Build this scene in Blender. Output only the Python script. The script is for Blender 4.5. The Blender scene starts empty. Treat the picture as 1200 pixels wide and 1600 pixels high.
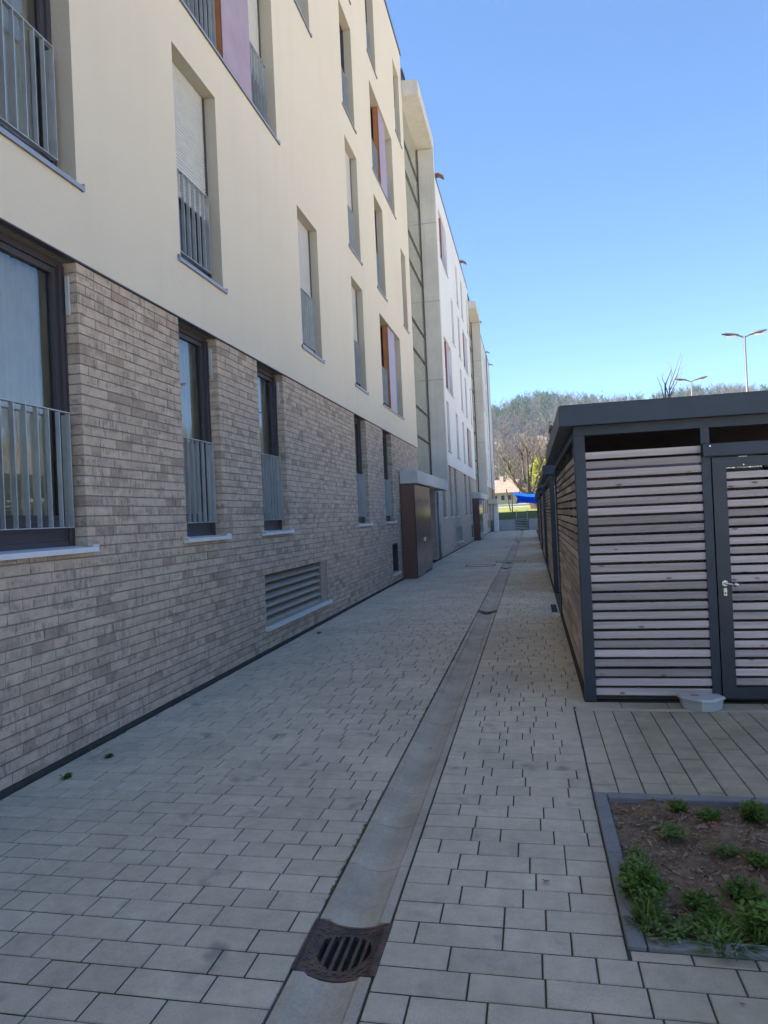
import bpy, math, random
import numpy as np
from mathutils import Vector, Matrix
random.seed(7); rng = np.random.default_rng(7)
S = bpy.context.scene
COL = S.collection
R_ = math.radians

# ------------------------------------------------------------------ camera
CAMZ = 1.8
YAW, PITCH, ROLL = math.atan(229/1100), R_(0.4), -R_(2.6)
F = np.array([-math.sin(YAW)*math.cos(PITCH), math.cos(YAW)*math.cos(PITCH), math.sin(PITCH)])
_r = np.cross(F, [0, 0, 1]); _r /= np.linalg.norm(_r); _u = np.cross(_r, F)
CR = _r*math.cos(ROLL) + _u*math.sin(ROLL); CU = -_r*math.sin(ROLL) + _u*math.cos(ROLL)
cd = bpy.data.cameras.new('camera'); cam = bpy.data.objects.new('camera', cd); COL.objects.link(cam)
cd.sensor_fit = 'VERTICAL'; cd.sensor_height = 36; cd.lens = 36*1100/1600
cd.clip_start = 0.05; cd.clip_end = 5000
M4 = Matrix.Identity(4)
for i in range(3):
    M4[i][0], M4[i][1], M4[i][2] = CR[i], CU[i], -F[i]
M4.translation = Vector((0, 0, CAMZ)); cam.matrix_world = M4
S.camera = cam

def at(px, py, Y):
    """point on the plane y = Y seen at photo pixel (px, py)"""
    d = CR*(px-600)/1100 + CU*(800-py)/1100 + F
    t = Y/d[1]
    return Vector((d[0]*t, Y, CAMZ + d[2]*t))

# ------------------------------------------------------------------ world, sun, exposure
SUN_EL, SUN_AZ = R_(57), R_(250)          # azimuth clockwise from +Y
w = bpy.data.worlds.new('World'); S.world = w; w.use_nodes = True
nt = w.node_tree; nt.nodes.clear()
sky = nt.nodes.new('ShaderNodeTexSky'); sky.sky_type = 'NISHITA'; sky.sun_disc = False
sky.sun_elevation = SUN_EL; sky.sun_rotation = SUN_AZ
sky.altitude = 200; sky.air_density = 1.0; sky.dust_density = 0.1; sky.ozone_density = 8.8
bg = nt.nodes.new('ShaderNodeBackground'); bg.inputs['Strength'].default_value = 0.057
wo = nt.nodes.new('ShaderNodeOutputWorld')
nt.links.new(sky.outputs[0], bg.inputs[0]); nt.links.new(bg.outputs[0], wo.inputs[0])
sl = bpy.data.lights.new('sun', 'SUN'); sl.energy = 5.0; sl.angle = R_(0.5); sl.color = (1, .95, .87)
sun = bpy.data.objects.new('sun', sl); COL.objects.link(sun)
sd = Vector((math.sin(SUN_AZ)*math.cos(SUN_EL), math.cos(SUN_AZ)*math.cos(SUN_EL), math.sin(SUN_EL)))
sun.rotation_euler = (-sd).to_track_quat('-Z', 'Y').to_euler(); sun.location = sd*100
S.view_settings.view_transform = 'Standard'; S.view_settings.look = 'None'
S.view_settings.gamma = 1; S.view_settings.exposure = 2.3; S.view_settings.use_curve_mapping = False

# ------------------------------------------------------------------ helpers
def tag(o, label=None, cat=None, group=None, kind=None):
    if label: o['label'] = label
    if cat: o['category'] = cat
    if group: o['group'] = group
    if kind: o['kind'] = kind
    return o

def par(o, p):
    if p is not None:
        o.parent = p
        m = Matrix.Translation(p.location)
        q = p.parent
        while q is not None:
            q = q.parent
        o.matrix_parent_inverse = WORLD[p.name].inverted()
    return o
WORLD = {}

def link(o, parent=None):
    COL.objects.link(o)
    WORLD[o.name] = Matrix.LocRotScale(o.location, o.rotation_euler, o.scale)
    return par(o, parent)

def empty(name, loc, label, cat, group=None):
    o = bpy.data.objects.new(name, None); o.location = loc; o.empty_display_size = .2
    link(o); return tag(o, label, cat, group)

class MB:
    def __init__(s): s.v = []; s.f = []; s.m = []; s.mi = 0
    def quad(s, a, b, c, d):
        n = len(s.v); s.v += [a, b, c, d]; s.f.append((n, n+1, n+2, n+3)); s.m.append(s.mi); return s
    def tri(s, a, b, c):
        n = len(s.v); s.v += [a, b, c]; s.f.append((n, n+1, n+2)); s.m.append(s.mi); return s
    def box(s, x0, x1, y0, y1, z0, z1):
        n = len(s.v)
        s.v += [(x0,y0,z0),(x1,y0,z0),(x1,y1,z0),(x0,y1,z0),(x0,y0,z1),(x1,y0,z1),(x1,y1,z1),(x0,y1,z1)]
        s.f += [(n,n+3,n+2,n+1),(n+4,n+5,n+6,n+7),(n,n+1,n+5,n+4),(n+1,n+2,n+6,n+5),(n+2,n+3,n+7,n+6),(n+3,n,n+4,n+7)]
        s.m += [s.mi]*6; return s
    def cbox(s, x0, x1, y0, y1, z0, z1, c=.004):
        """box with chamfered vertical and top edges"""
        def ring(z, i): return [(x0+i,y0+c,z),(x0+c,y0+i,z),(x1-c,y0+i,z),(x1-i,y0+c,z),(x1-i,y1-c,z),(x1-c,y1-i,z),(x0+c,y1-i,z),(x0+i,y1-c,z)]
        return s.loft([ring(z0, c), ring(z0+c, 0), ring(z1-c, 0), ring(z1, c)])
    def loft(s, rings, cap=True):
        n = len(s.v); k = len(rings[0])
        for r in rings: s.v += [tuple(p) for p in r]
        for i in range(len(rings)-1):
            for j in range(k):
                a = n+i*k+j; b = n+i*k+(j+1) % k
                s.f.append((a, b, b+k, a+k)); s.m.append(s.mi)
        if cap:
            s.f.append(tuple(n+j for j in reversed(range(k)))); s.m.append(s.mi)
            s.f.append(tuple(n+(len(rings)-1)*k+j for j in range(k))); s.m.append(s.mi)
        return s
    def tube(s, pts, rad, n=8, cap=True):
        pts = [Vector(p) for p in pts]
        if not hasattr(rad, '__len__'): rad = [rad]*len(pts)
        rings = []; prev = None
        for i, p in enumerate(pts):
            t = (pts[min(i+1, len(pts)-1)]-pts[max(i-1, 0)]).normalized()
            if prev is None:
                a = t.orthogonal().normalized()
            else:
                a = (prev - t*prev.dot(t))
                a = a.normalized() if a.length > 1e-6 else t.orthogonal().normalized()
            prev = a; b = t.cross(a)
            rings.append([p+(a*math.cos(2*math.pi*j/n)+b*math.sin(2*math.pi*j/n))*rad[i] for j in range(n)])
        return s.loft(rings, cap)
    def build(s, name, mat, parent=None, smooth=False, kind=None):
        me = bpy.data.meshes.new(name); me.from_pydata([tuple(p) for p in s.v], [], s.f)
        for m in (mat if isinstance(mat, (list, tuple)) else [mat]): me.materials.append(m)
        if any(s.m): me.polygons.foreach_set('material_index', s.m)
        if smooth: me.polygons.foreach_set('use_smooth', [True]*len(me.polygons))
        me.update()
        o = bpy.data.objects.new(name, me)
        link(o, parent)
        if kind: o['kind'] = kind
        return o

def inst(name, me, loc, parent=None, rz=0):
    o = bpy.data.objects.new(name, me); o.location = loc; o.rotation_euler = (0, 0, rz)
    return link(o, parent)

def np_mesh(name, V, Fq, mat, parent=None, kind=None, smooth=False):
    """V (n,3), Fq (m,3|4) arrays to one object"""
    me = bpy.data.meshes.new(name)
    k = Fq.shape[1]
    me.vertices.add(len(V)); me.vertices.foreach_set('co', V.astype(np.float32).ravel())
    me.loops.add(len(Fq)*k); me.loops.foreach_set('vertex_index', Fq.astype(np.int32).ravel())
    me.polygons.add(len(Fq)); me.polygons.foreach_set('loop_start', np.arange(0, len(Fq)*k, k, dtype=np.int32))
    me.polygons.foreach_set('use_smooth', [smooth]*len(Fq))
    me.update(calc_edges=True)
    me.materials.append(mat)
    o = bpy.data.objects.new(name, me); link(o, parent)
    if kind: o['kind'] = kind
    return o

# ------------------------------------------------------------------ materials
class NT:
    def __init__(s, name):
        s.m = bpy.data.materials.new(name); s.m.use_nodes = True; s.t = s.m.node_tree
        s.b = s.t.nodes['Principled BSDF']; s.out = s.t.nodes['Material Output']
    def n(s, t, **k):
        nd = s.t.nodes.new('ShaderNode'+t)
        for a, v in k.items(): setattr(nd, a, v)
        return nd
    def l(s, a, b): s.t.links.new(a, b)
    def pos(s, sc=(1, 1, 1)):
        g = s.n('NewGeometry'); v = s.n('VectorMath', operation='MULTIPLY'); v.inputs[1].default_value = sc
        s.l(g.outputs['Position'], v.inputs[0]); return v.outputs[0]
    def noise(s, vec, scale=5, detail=4, rough=.55):
        n = s.n('TexNoise'); n.inputs['Scale'].default_value = scale; n.inputs['Detail'].default_value = detail
        n.inputs['Roughness'].default_value = rough
        s.l(vec, n.inputs['Vector']); return n.outputs['Fac']
    def ramp(s, fac, stops, interp='LINEAR'):
        r = s.n('ValToRGB'); e = r.color_ramp.elements; r.color_ramp.interpolation = interp
        while len(e) < len(stops): e.new(.5)
        for i, (p, c) in enumerate(stops):
            e[i].position = p; e[i].color = (*c, 1) if hasattr(c, '__len__') else (c, c, c, 1)
        s.l(fac, r.inputs[0]); return r.outputs[0]
    def mix(s, fac, a, b, mode='MIX'):
        m = s.n('MixRGB', blend_type=mode)
        for i, v in ((0, fac), (1, a), (2, b)):
            if hasattr(v, 'is_linked'): s.l(v, m.inputs[i])
            elif i == 0: m.inputs[0].default_value = v
            else: m.inputs[i].default_value = (*v, 1)
        return m.outputs[0]
    def math(s, op, a, b=0.0):
        m = s.n('Math', operation=op)
        for i, v in ((0, a), (1, b)):
            if hasattr(v, 'is_linked'): s.l(v, m.inputs[i])
            else: m.inputs[i].default_value = v
        return m.outputs[0]
    def rnd(s):
        o = s.n('ObjectInfo'); g = s.n('NewGeometry')
        return s.math('FRACT', s.math('ADD', o.outputs['Random'], g.outputs['Random Per Island']))
    def bump(s, h, strength=.3, dist=.01):
        b = s.n('Bump'); b.inputs['Strength'].default_value = strength; b.inputs['Distance'].default_value = dist
        s.l(h, b.inputs['Height']); s.l(b.outputs[0], s.b.inputs['Normal'])
    def col(s, c):
        if hasattr(c, 'is_linked'): s.l(c, s.b.inputs['Base Color'])
        else: s.b.inputs['Base Color'].default_value = (*c, 1)
    def set(s, rough=.7, metal=0., spec=.5):
        s.b.inputs['Roughness'].default_value = rough; s.b.inputs['Metallic'].default_value = metal
        s.b.inputs['Specular IOR Level'].default_value = spec

def plain(name, c, rough=.6, metal=0., var=.12, sc=6, bump=0.):
    t = NT(name); p = t.pos(); f = t.noise(p, sc, 5)
    t.col(t.mix(1, t.ramp(f, [(.3, (1-var,)*3), (.7, (1+var,)*3)]), c, 'MULTIPLY')); t.set(rough, metal)
    f2 = t.noise(p, sc*3, 3)
    rr = t.n('MapRange'); rr.inputs['To Min'].default_value = max(0.02, rough-.08); rr.inputs['To Max'].default_value = min(1, rough+.08)
    t.l(f2, rr.inputs['Value']); t.l(rr.outputs[0], t.b.inputs['Roughness'])
    if bump: t.bump(t.noise(p, sc*20, 3), bump, .004)
    return t.m

def m_plaster(name, c, c2):
    t = NT(name); p = t.pos()
    big = t.noise(p, .35, 5, .6); run = t.noise(t.pos((1, 2.2, .12)), 1.3, 4, .6)
    col = t.mix(t.ramp(big, [(.35, 0.), (.7, 1.)]), c, c2)
    col = t.mix(t.ramp(run, [(.52, 0.), (.85, .2)]), col, tuple(x*.72 for x in c))
    t.col(col); t.set(.92, spec=.2)
    t.bump(t.math('ADD', t.noise(p, 330, 3, .6), t.math('MULTIPLY', t.noise(p, 18, 3), 1.6)), .6, .006)
    return t.m

def m_brick():
    t = NT('brick_clay'); p = t.pos(); r = t.rnd()
    base = t.ramp(r, [(0, (.43,.342,.258)), (.10, (.465,.372,.283)), (.38, (.48,.386,.295)), (.6, (.45,.36,.274)), (.80, (.49,.395,.302)), (.89, (.35,.268,.20)), (.95, (.385,.30,.228))], 'CONSTANT')
    n1 = t.noise(p, 9, 5, .65); n2 = t.noise(p, 85, 3, .7)
    col = t.mix(1, base, t.ramp(n1, [(.28, .86), (.72, 1.22)]), 'MULTIPLY')
    col = t.mix(1, col, t.ramp(n2, [(.3, .86), (.7, 1.16)]), 'MULTIPLY')
    sm = t.noise(t.pos((26, 27, 7)), 1, 4, .65)         # dark streaks stretched vertically
    patch = t.noise(p, 2.3, 4, .6)
    k = t.math('MULTIPLY', t.ramp(sm, [(.42, 0.), (.66, 1.)]), t.ramp(t.noise(t.pos((3, 3, 10)), 1.3, 2), [(.46, 0.), (.58, 1.)]))
    col = t.mix(t.math('MULTIPLY', k, .75), col, (.17, .148, .138))
    bloom = t.ramp(t.noise(p, 26, 4, .7), [(.58, 0.), (.74, .45)])
    col = t.mix(t.math('MULTIPLY', bloom, t.ramp(patch, [(.4, 0.), (.6, 1.)])), col, (.52, .48, .44))
    t.col(col); t.set(.9, spec=.25)
    t.bump(t.math('ADD', t.math('MULTIPLY', t.noise(p, 60, 4, .7), .6), t.noise(p, 240, 2)), .3, .003)
    return t.m

def m_brick_far():
    t = NT('brick_far'); g = t.n('NewGeometry'); s = t.n('SeparateXYZ'); t.l(g.outputs['Position'], s.inputs[0])
    c = t.n('CombineXYZ'); t.l(t.math('ADD', s.outputs[0], s.outputs[1]), c.inputs[0]); t.l(s.outputs[2], c.inputs[1])
    b = t.n('TexBrick'); b.offset_frequency = 2; b.offset = .37
    for k, v in (('Scale', 1), ('Mortar Size', .006), ('Brick Width', .25), ('Row Height', .0851), ('Bias', -.1)): b.inputs[k].default_value = v
    b.inputs['Color1'].default_value = (.50,.41,.325,1); b.inputs['Color2'].default_value = (.42,.345,.275,1); b.inputs['Mortar'].default_value = (.38,.35,.315,1)
    t.l(c.outputs[0], b.inputs['Vector'])
    n1 = t.noise(t.pos(), 9, 5, .65)
    t.col(t.mix(1, b.outputs[0], t.ramp(n1, [(.3, .75), (.7, 1.2)]), 'MULTIPLY')); t.set(.9, spec=.25)
    t.bump(t.math('SUBTRACT', 1, b.outputs['Fac']), .5, .006)
    return t.m

def m_paver():
    t = NT('paver_concrete'); p = t.pos(); r = t.rnd()
    base = t.ramp(r, [(0, (.525,.44,.325)), (.25, (.56,.47,.347)), (.5, (.545,.457,.337)), (.75, (.575,.482,.356)), (.92, (.51,.428,.316))], 'CONSTANT')
    col = t.mix(1, base, t.ramp(t.noise(p, 1.1, 5, .6), [(.3, .85), (.7, 1.12)]), 'MULTIPLY')
    col = t.mix(t.ramp(t.noise(t.pos((1, .35, 1)), 1.7, 5, .7), [(.5, 0.), (.75, .22)]), col, (.32, .27, .2))
    col = t.mix(1, col, t.ramp(t.noise(p, 9, 5, .7), [(.25, .8), (.7, 1.1)]), 'MULTIPLY')
    col = t.mix(1, col, t.ramp(t.noise(p, 260, 2, .8), [(.3, .78), (.7, 1.2)]), 'MULTIPLY')
    blot = t.noise(p, 3.1, 3, .5)
    col = t.mix(t.ramp(blot, [(.64, 0.), (.73, .5)]), col, (.12, .118, .112))
    # moss and dirt: greener in the corner by the sheds
    s = t.n('SeparateXYZ'); t.l(t.pos(), s.inputs[0])
    mr = t.n('MapRange'); mr.inputs['From Min'].default_value = .1; mr.inputs['From Max'].default_value = .8
    t.l(s.outputs[0], mr.inputs['Value'])
    mz = t.math('MULTIPLY', mr.outputs[0], t.ramp(t.noise(p, 2.2, 5, .65), [(.22, .2), (.66, .9)]))
    col = t.mix(mz, col, (.24, .205, .13))
    t.col(col); t.set(.88, spec=.3)
    t.bump(t.math('ADD', t.noise(p, 300, 3, .7), t.math('MULTIPLY', t.noise(p, 40, 3), .8)), .45, .0025)
    return t.m

def m_concrete(name, c, dirt=.35, sc=1.):
    t = NT(name); p = t.pos()
    col = t.mix(t.ramp(t.noise(p, .9*sc, 6, .65), [(.35, 0.), (.75, 1.)]), c, tuple(x*(1-dirt) for x in c))
    col = t.mix(1, col, t.ramp(t.noise(p, 30*sc, 4, .7), [(.3, .86), (.7, 1.1)]), 'MULTIPLY')
    run = t.noise(t.pos((5, 5, .35)), 1.2*sc, 4, .6)
    col = t.mix(t.ramp(run, [(.5, 0.), (.75, .3)]), col, tuple(x*.55 for x in c))
    pit = t.ramp(t.noise(p, 95*sc, 2, .5), [(.24, .55), (.3, 1.)])
    t.col(t.mix(1, col, pit, 'MULTIPLY')); t.set(.85, spec=.3)
    t.bump(t.noise(p, 120*sc, 4, .7), .3, .003)
    return t.m

def m_wood(name, axis, c1, c2, c3):
    t = NT(name); r = t.rnd()
    sc = [38, 38, 38]; sc[axis] = 1.1
    g = t.n('NewGeometry'); off = t.n('VectorMath', operation='MULTIPLY_ADD')
    cb = t.n('CombineXYZ')
    for i in range(3): t.l(t.math('MULTIPLY', r, 37.0+11*i), cb.inputs[i])
    t.l(g.outputs['Position'], off.inputs[0]); off.inputs[1].default_value = (1, 1, 1); t.l(cb.outputs[0], off.inputs[2])
    mul = t.n('VectorMath', operation='MULTIPLY'); mul.inputs[1].default_value = sc; t.l(off.outputs[0], mul.inputs[0])
    gr = t.noise(mul.outputs[0], 1.0, 5, .7)
    sc2 = [14, 14, 14]; sc2[axis] = .55
    mul2 = t.n('VectorMath', operation='MULTIPLY'); mul2.inputs[1].default_value = sc2; t.l(off.outputs[0], mul2.inputs[0])
    band = t.noise(mul2.outputs[0], 1., 3, .5)
    col = t.mix(t.ramp(band, [(.35, 0.), (.68, 1.)]), c1, c2)
    col = t.mix(1, col, t.ramp(gr, [(.25, .72), (.75, 1.2)]), 'MULTIPLY')
    col = t.mix(1, col, t.ramp(r, [(0, .68), (.5, 1.), (1, 1.32)]), 'MULTIPLY')
    sck = [11, 11, 11]; sck[axis] = 4.2
    mk = t.n('VectorMath', operation='MULTIPLY'); mk.inputs[1].default_value = sck; t.l(off.outputs[0], mk.inputs[0])
    v = t.n('TexVoronoi'); v.inputs['Scale'].default_value = 1.; t.l(mk.outputs[0], v.inputs['Vector'])
    kn = t.ramp(v.outputs['Distance'], [(.07, .85), (.15, 0.)])
    col = t.mix(kn, col, c3)
    t.col(col); t.set(.8, spec=.25)
    t.bump(gr, .35, .003)
    return t.m

def m_glass(name, tint=(.75,.8,.8), ior=2.1, trans=.8):
    t = NT(name); t.t.nodes.remove(t.b)
    tr = t.n('BsdfTransparent'); tr.inputs[0].default_value = (*[x*trans for x in tint], 1)
    gl = t.n('BsdfGlossy'); gl.inputs['Roughness'].default_value = .012; gl.inputs[0].default_value = (.95, .97, 1, 1)
    wv = t.noise(t.pos(), .9, 2, .4); b = t.n('Bump'); b.inputs['Strength'].default_value = .05; b.inputs['Distance'].default_value = .05
    t.l(wv, b.inputs['Height']); t.l(b.outputs[0], gl.inputs['Normal'])
    fr = t.n('Fresnel'); fr.inputs[0].default_value = ior
    mx = t.n('MixShader'); t.l(fr.outputs[0], mx.inputs[0]); t.l(tr.outputs[0], mx.inputs[1]); t.l(gl.outputs[0], mx.inputs[2])
    t.l(mx.outputs[0], t.out.inputs[0]); return t.m

def m_frost(name):
    t = NT(name); t.t.nodes.remove(t.b)
    tr = t.n('BsdfTransparent'); tr.inputs[0].default_value = (.7, .76, .72, 1)
    df = t.n('BsdfDiffuse'); t.l(t.mix(t.ramp(t.noise(t.pos(), .8, 3), [(.3, 0.), (.7, 1.)]), (.50,.50,.40), (.42,.44,.36)), df.inputs[0])
    gl = t.n('BsdfGlossy'); gl.inputs['Roughness'].default_value = .06
    m1 = t.n('MixShader'); m1.inputs[0].default_value = .62; t.l(tr.outputs[0], m1.inputs[1]); t.l(df.outputs[0], m1.inputs[2])
    fr = t.n('Fresnel'); fr.inputs[0].default_value = 1.35
    m2 = t.n('MixShader'); t.l(fr.outputs[0], m2.inputs[0]); t.l(m1.outputs[0], m2.inputs[1]); t.l(gl.outputs[0], m2.inputs[2])
    t.l(m2.outputs[0], t.out.inputs[0]); return t.m

def m_leaf(name, c1, c2, trans=.25):
    t = NT(name); r = t.rnd(); t.t.nodes.remove(t.b)
    c = t.mix(r, c1, c2); c = t.mix(1, c, t.ramp(t.noise(t.pos(), 4, 3), [(.3, .7), (.7, 1.25)]), 'MULTIPLY')
    d = t.n('BsdfDiffuse'); tl = t.n('BsdfTranslucent'); mx = t.n('MixShader'); mx.inputs[0].default_value = trans
    t.l(c, d.inputs[0]); t.l(c, tl.inputs[0]); t.l(d.outputs[0], mx.inputs[1]); t.l(tl.outputs[0], mx.inputs[2])
    t.l(mx.outputs[0], t.out.inputs[0]); return t.m

def m_soil():
    t = NT('soil'); p = t.pos()
    col = t.ramp(t.noise(p, 22, 6, .75), [(.25, (.09,.058,.037)), (.5, (.20,.13,.082)), (.75, (.30,.20,.13))])
    col = t.mix(1, col, t.ramp(t.noise(p, 2.5, 3), [(.3, .75), (.7, 1.35)]), 'MULTIPLY')
    t.col(col); t.set(.95, spec=.15); t.bump(t.noise(p, 130, 5, .75), .9, .012); return t.m

def m_joint():
    t = NT('joint_sand'); p = t.pos()
    col = t.mix(t.ramp(t.noise(p, 2.6, 4, .6), [(.47, 0.), (.62, 1.)]), (.065,.06,.052), (.05,.062,.025))
    t.col(col); t.set(.95, spec=.1); t.bump(t.noise(p, 220, 4), .6, .004); return t.m

def m_grass_ground():
    t = NT('grass_ground'); p = t.pos()
    col = t.mix(t.ramp(t.noise(p, .35, 5, .65), [(.35, 0.), (.65, 1.)]), (.085,.105,.03), (.145,.145,.05))
    col = t.mix(1, col, t.ramp(t.noise(p, 6, 5, .7), [(.3, .7), (.7, 1.25)]), 'MULTIPLY')
    t.col(col); t.set(.95, spec=.1); t.bump(t.noise(p, 9, 5), .8, .1); return t.m

def m_iron():
    t = NT('cast_iron'); p = t.pos()
    col = t.mix(t.ramp(t.noise(p, 14, 5, .7), [(.42, 0.), (.66, 1.)]), (.06,.05,.046), (.18,.10,.062))
    t.col(col); t.set(.65, .35); t.bump(t.noise(p, 90, 4), .4, .002); return t.m

MT = dict(
    cream=m_plaster('cream_plaster', (.665,.60,.475), (.635,.572,.452)),
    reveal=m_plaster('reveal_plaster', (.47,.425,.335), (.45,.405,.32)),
    white=m_plaster('white_plaster', (.66,.67,.67), (.62,.63,.63)),
    brick=m_brick(), brickfar=m_brick_far(), paver=m_paver(),
    mortar=plain('mortar', (.25,.215,.175), .95, var=.25, sc=40),
    plinth=plain('plinth_bitumen', (.055,.05,.045), .85, var=.3, sc=12, bump=.3),
    frame=plain('window_frame_plum', (.052,.047,.055), .42, var=.08),
    sill=plain('sill_aluminium', (.70,.71,.71), .4, .1, var=.06),
    darksill=plain('sill_anthracite', (.30,.32,.35), .42, .3, var=.08),
    rail=plain('railing_steel', (.42,.45,.45), .45, .45, var=.12),
    shutter=plain('shutter_aluminium', (.60,.60,.57), .45, .1, var=.04),
    glass=m_glass('window_glass'), stairglass=m_frost('stair_glass'),
    curtain=plain('curtain_cloth', (.80,.80,.70), .95, var=.06),
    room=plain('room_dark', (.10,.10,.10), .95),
    stairroom=plain('stair_wall', (.55,.56,.48), .9, var=.1),
    orange=plain('panel_edge_umber', (.40,.155,.05), .5, var=.12),
    purple=plain('panel_violet', (.37,.265,.285), .4, .05, var=.10, sc=2.2),
    conc=m_concrete('fair_faced_concrete', (.60,.575,.51), .22),
    gutter=m_concrete('gutter_concrete', (.50,.42,.315), .38, 2.2),
    kerb=m_concrete('kerb_concrete', (.24,.23,.22), .3, 2.5),
    farwall=m_concrete('retaining_concrete', (.36,.37,.37), .3),
    anth=plain('anthracite_metal', (.034,.042,.055), .42, .2, var=.16, sc=4),
    anthdoor=plain('anthracite_door', (.038,.043,.052), .4, .2, var=.12),
    flash=plain('parapet_flashing', (.10,.115,.135), .4, .5),
    woodf=m_wood('weathered_slat_grey', 0, (.56,.465,.42), (.44,.365,.34), (.17,.105,.075)),
    woods=m_wood('weathered_slat_tan', 1, (.46,.37,.30), (.37,.30,.245), (.13,.075,.05)),
    underroof=plain('roof_deck_brown', (.055,.03,.026), .7, var=.3),
    cabinet=plain('cabinet_brown', (.15,.072,.045), .45, .1, var=.06),
    cabdoor=plain('cabinet_door_gloss', (.13,.075,.055), .16, .3, var=.06),
    steel=plain('stainless', (.62,.60,.56), .25, .95),
    zinc=plain('zinc_pipe', (.34,.355,.37), .45, .6),
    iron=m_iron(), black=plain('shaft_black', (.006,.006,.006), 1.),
    soil=m_soil(), joint=m_joint(), grassg=m_grass_ground(),
    trap=plain('bait_box_plastic', (.42,.43,.42), .45, var=.06), red=plain('red_sticker', (.55,.05,.035), .5),
    weed=m_leaf('weed_leaf', (.075,.14,.025), (.16,.23,.06)), weed2=m_leaf('weed_leaf_pale', (.12,.18,.055), (.22,.27,.10)),
    dryleaf=m_leaf('dry_leaf', (.30,.16,.08), (.42,.27,.15)), mulch=plain('mulch', (.25,.17,.115), .9, var=.5, sc=70),
    lot=plain('pale_gravel_lot', (.46,.41,.335), .95, var=.15, sc=1.5, bump=.4),
    asphalt=plain('asphalt', (.07,.07,.07), .9, var=.2, sc=3, bump=.4),
    bark=plain('bark', (.20,.145,.10), .9, var=.35, sc=7, bump=.6),
    treebark=plain('tree_bark', (.105,.078,.055), .9, var=.35, sc=7, bump=.6),
    lamp=plain('lamp_grey', (.075,.078,.088), .5, .3), blue=m_leaf('sail_cloth', (.012,.10,.62), (.012,.095,.60), .4),
    roof=plain('clay_roof', (.17,.108,.08), .85, var=.3, sc=2), house=plain('house_render', (.42,.36,.28), .9),
    pane=plain('dark_pane', (.03,.035,.04), .1), white_=plain('white_paint', (.5,.5,.49), .5),
    forsythia=m_leaf('forsythia', (.27,.29,.04), (.38,.38,.07), .35),
    timber=plain('timber_dark', (.075,.06,.05), .8), step=m_concrete('step_stone', (.34,.29,.22), .35),
    twig=m_leaf('bare_twigs', (.115,.088,.062), (.185,.142,.10), .1), twig2=m_leaf('bare_twigs_grey', (.095,.086,.08), (.15,.136,.124), .1),
    blossom=m_leaf('blossom', (.48,.43,.33), (.58,.52,.42), .3), budgreen=m_leaf('bud_green', (.16,.21,.05), (.24,.27,.08), .3),
    pine=m_leaf('pine_needles', (.03,.062,.02), (.075,.115,.035), .2),
    hill=plain('forest_floor', (.115,.09,.066), .95, var=.3, sc=.2),
    dryflower=plain('dry_seedhead', (.085,.04,.032), .95, var=.3, sc=30),
)

# ------------------------------------------------------------------ setting: ground
XW = -3.65                      # face of the row of buildings
def structure(o): o['kind'] = 'structure'; return o
gm = MB()
gm.quad((-380,-380,-.09),(380,-380,-.09),(380,380,-.09),(-380,380,-.09)); structure(gm.build('ground', MT['lot']))

# paved alley: bed sheet with real pavers on it
bed = MB(); bed.quad((-3.66,-1.5,-.0055),(-1.034,-1.5,-.0055),(-1.034,66,-.0055),(-3.66,66,-.0055)).quad((-.69,-1.5,-.0055),(.31,-1.5,-.0055),(.31,66,-.0055),(-.69,66,-.0055)).quad((.31,-1.5,-.0055),(4.5,-1.5,-.0055),(4.5,3.0,-.0055),(.31,3.0,-.0055)).quad((.31,4.6,-.0055),(4.5,4.6,-.0055),(4.5,66,-.0055),(.31,66,-.0055))
pav = structure(bed.build('pavement', MT['joint']))
G0, G1 = -1.02, -.69            # gutter edges
PL = (.305, 3.0, 4.6)           # planting bed: left edge, near edge, far edge
PITCH_R, JW = .16, .0075
pieces = []                     # (cx, cy, lx, ly)
def course(y0, x0, x1):
    x = x0 - random.choice([0, 0, .09])
    while x < x1-.01:
        L = random.choice([.16,.18,.18,.21,.21,.21,.24,.28,.29,.36,.37])
        a, b = max(x, x0), min(x+L, x1)
        if x1-b < .06: b = x1; 
        if b-a > .03: pieces.append(((a+b)/2, y0+PITCH_R/2, b-a-JW, PITCH_R-.0088))
        x = max(x+L, b)
        if b >= x1: break
nrow = int((66+.9)/PITCH_R)
for i in range(nrow):
    y = -.9 + i*PITCH_R + .0
    course(y, -3.61, G0-.009)
    xr = .30 if y < 6.62 else .415
    if y+PITCH_R <= PL[1]+.001: xr = 3.2
    course(y-.01, G1+.003, xr)
yl = -.91+PITCH_R*int((PL[1]+.91)/PITCH_R)
for k in range(13):
    xa = .31+k*.235; pieces.append((xa+.1175, (yl+PL[1]-.004)/2, .235-JW, PL[1]-.004-yl-JW))
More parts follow.
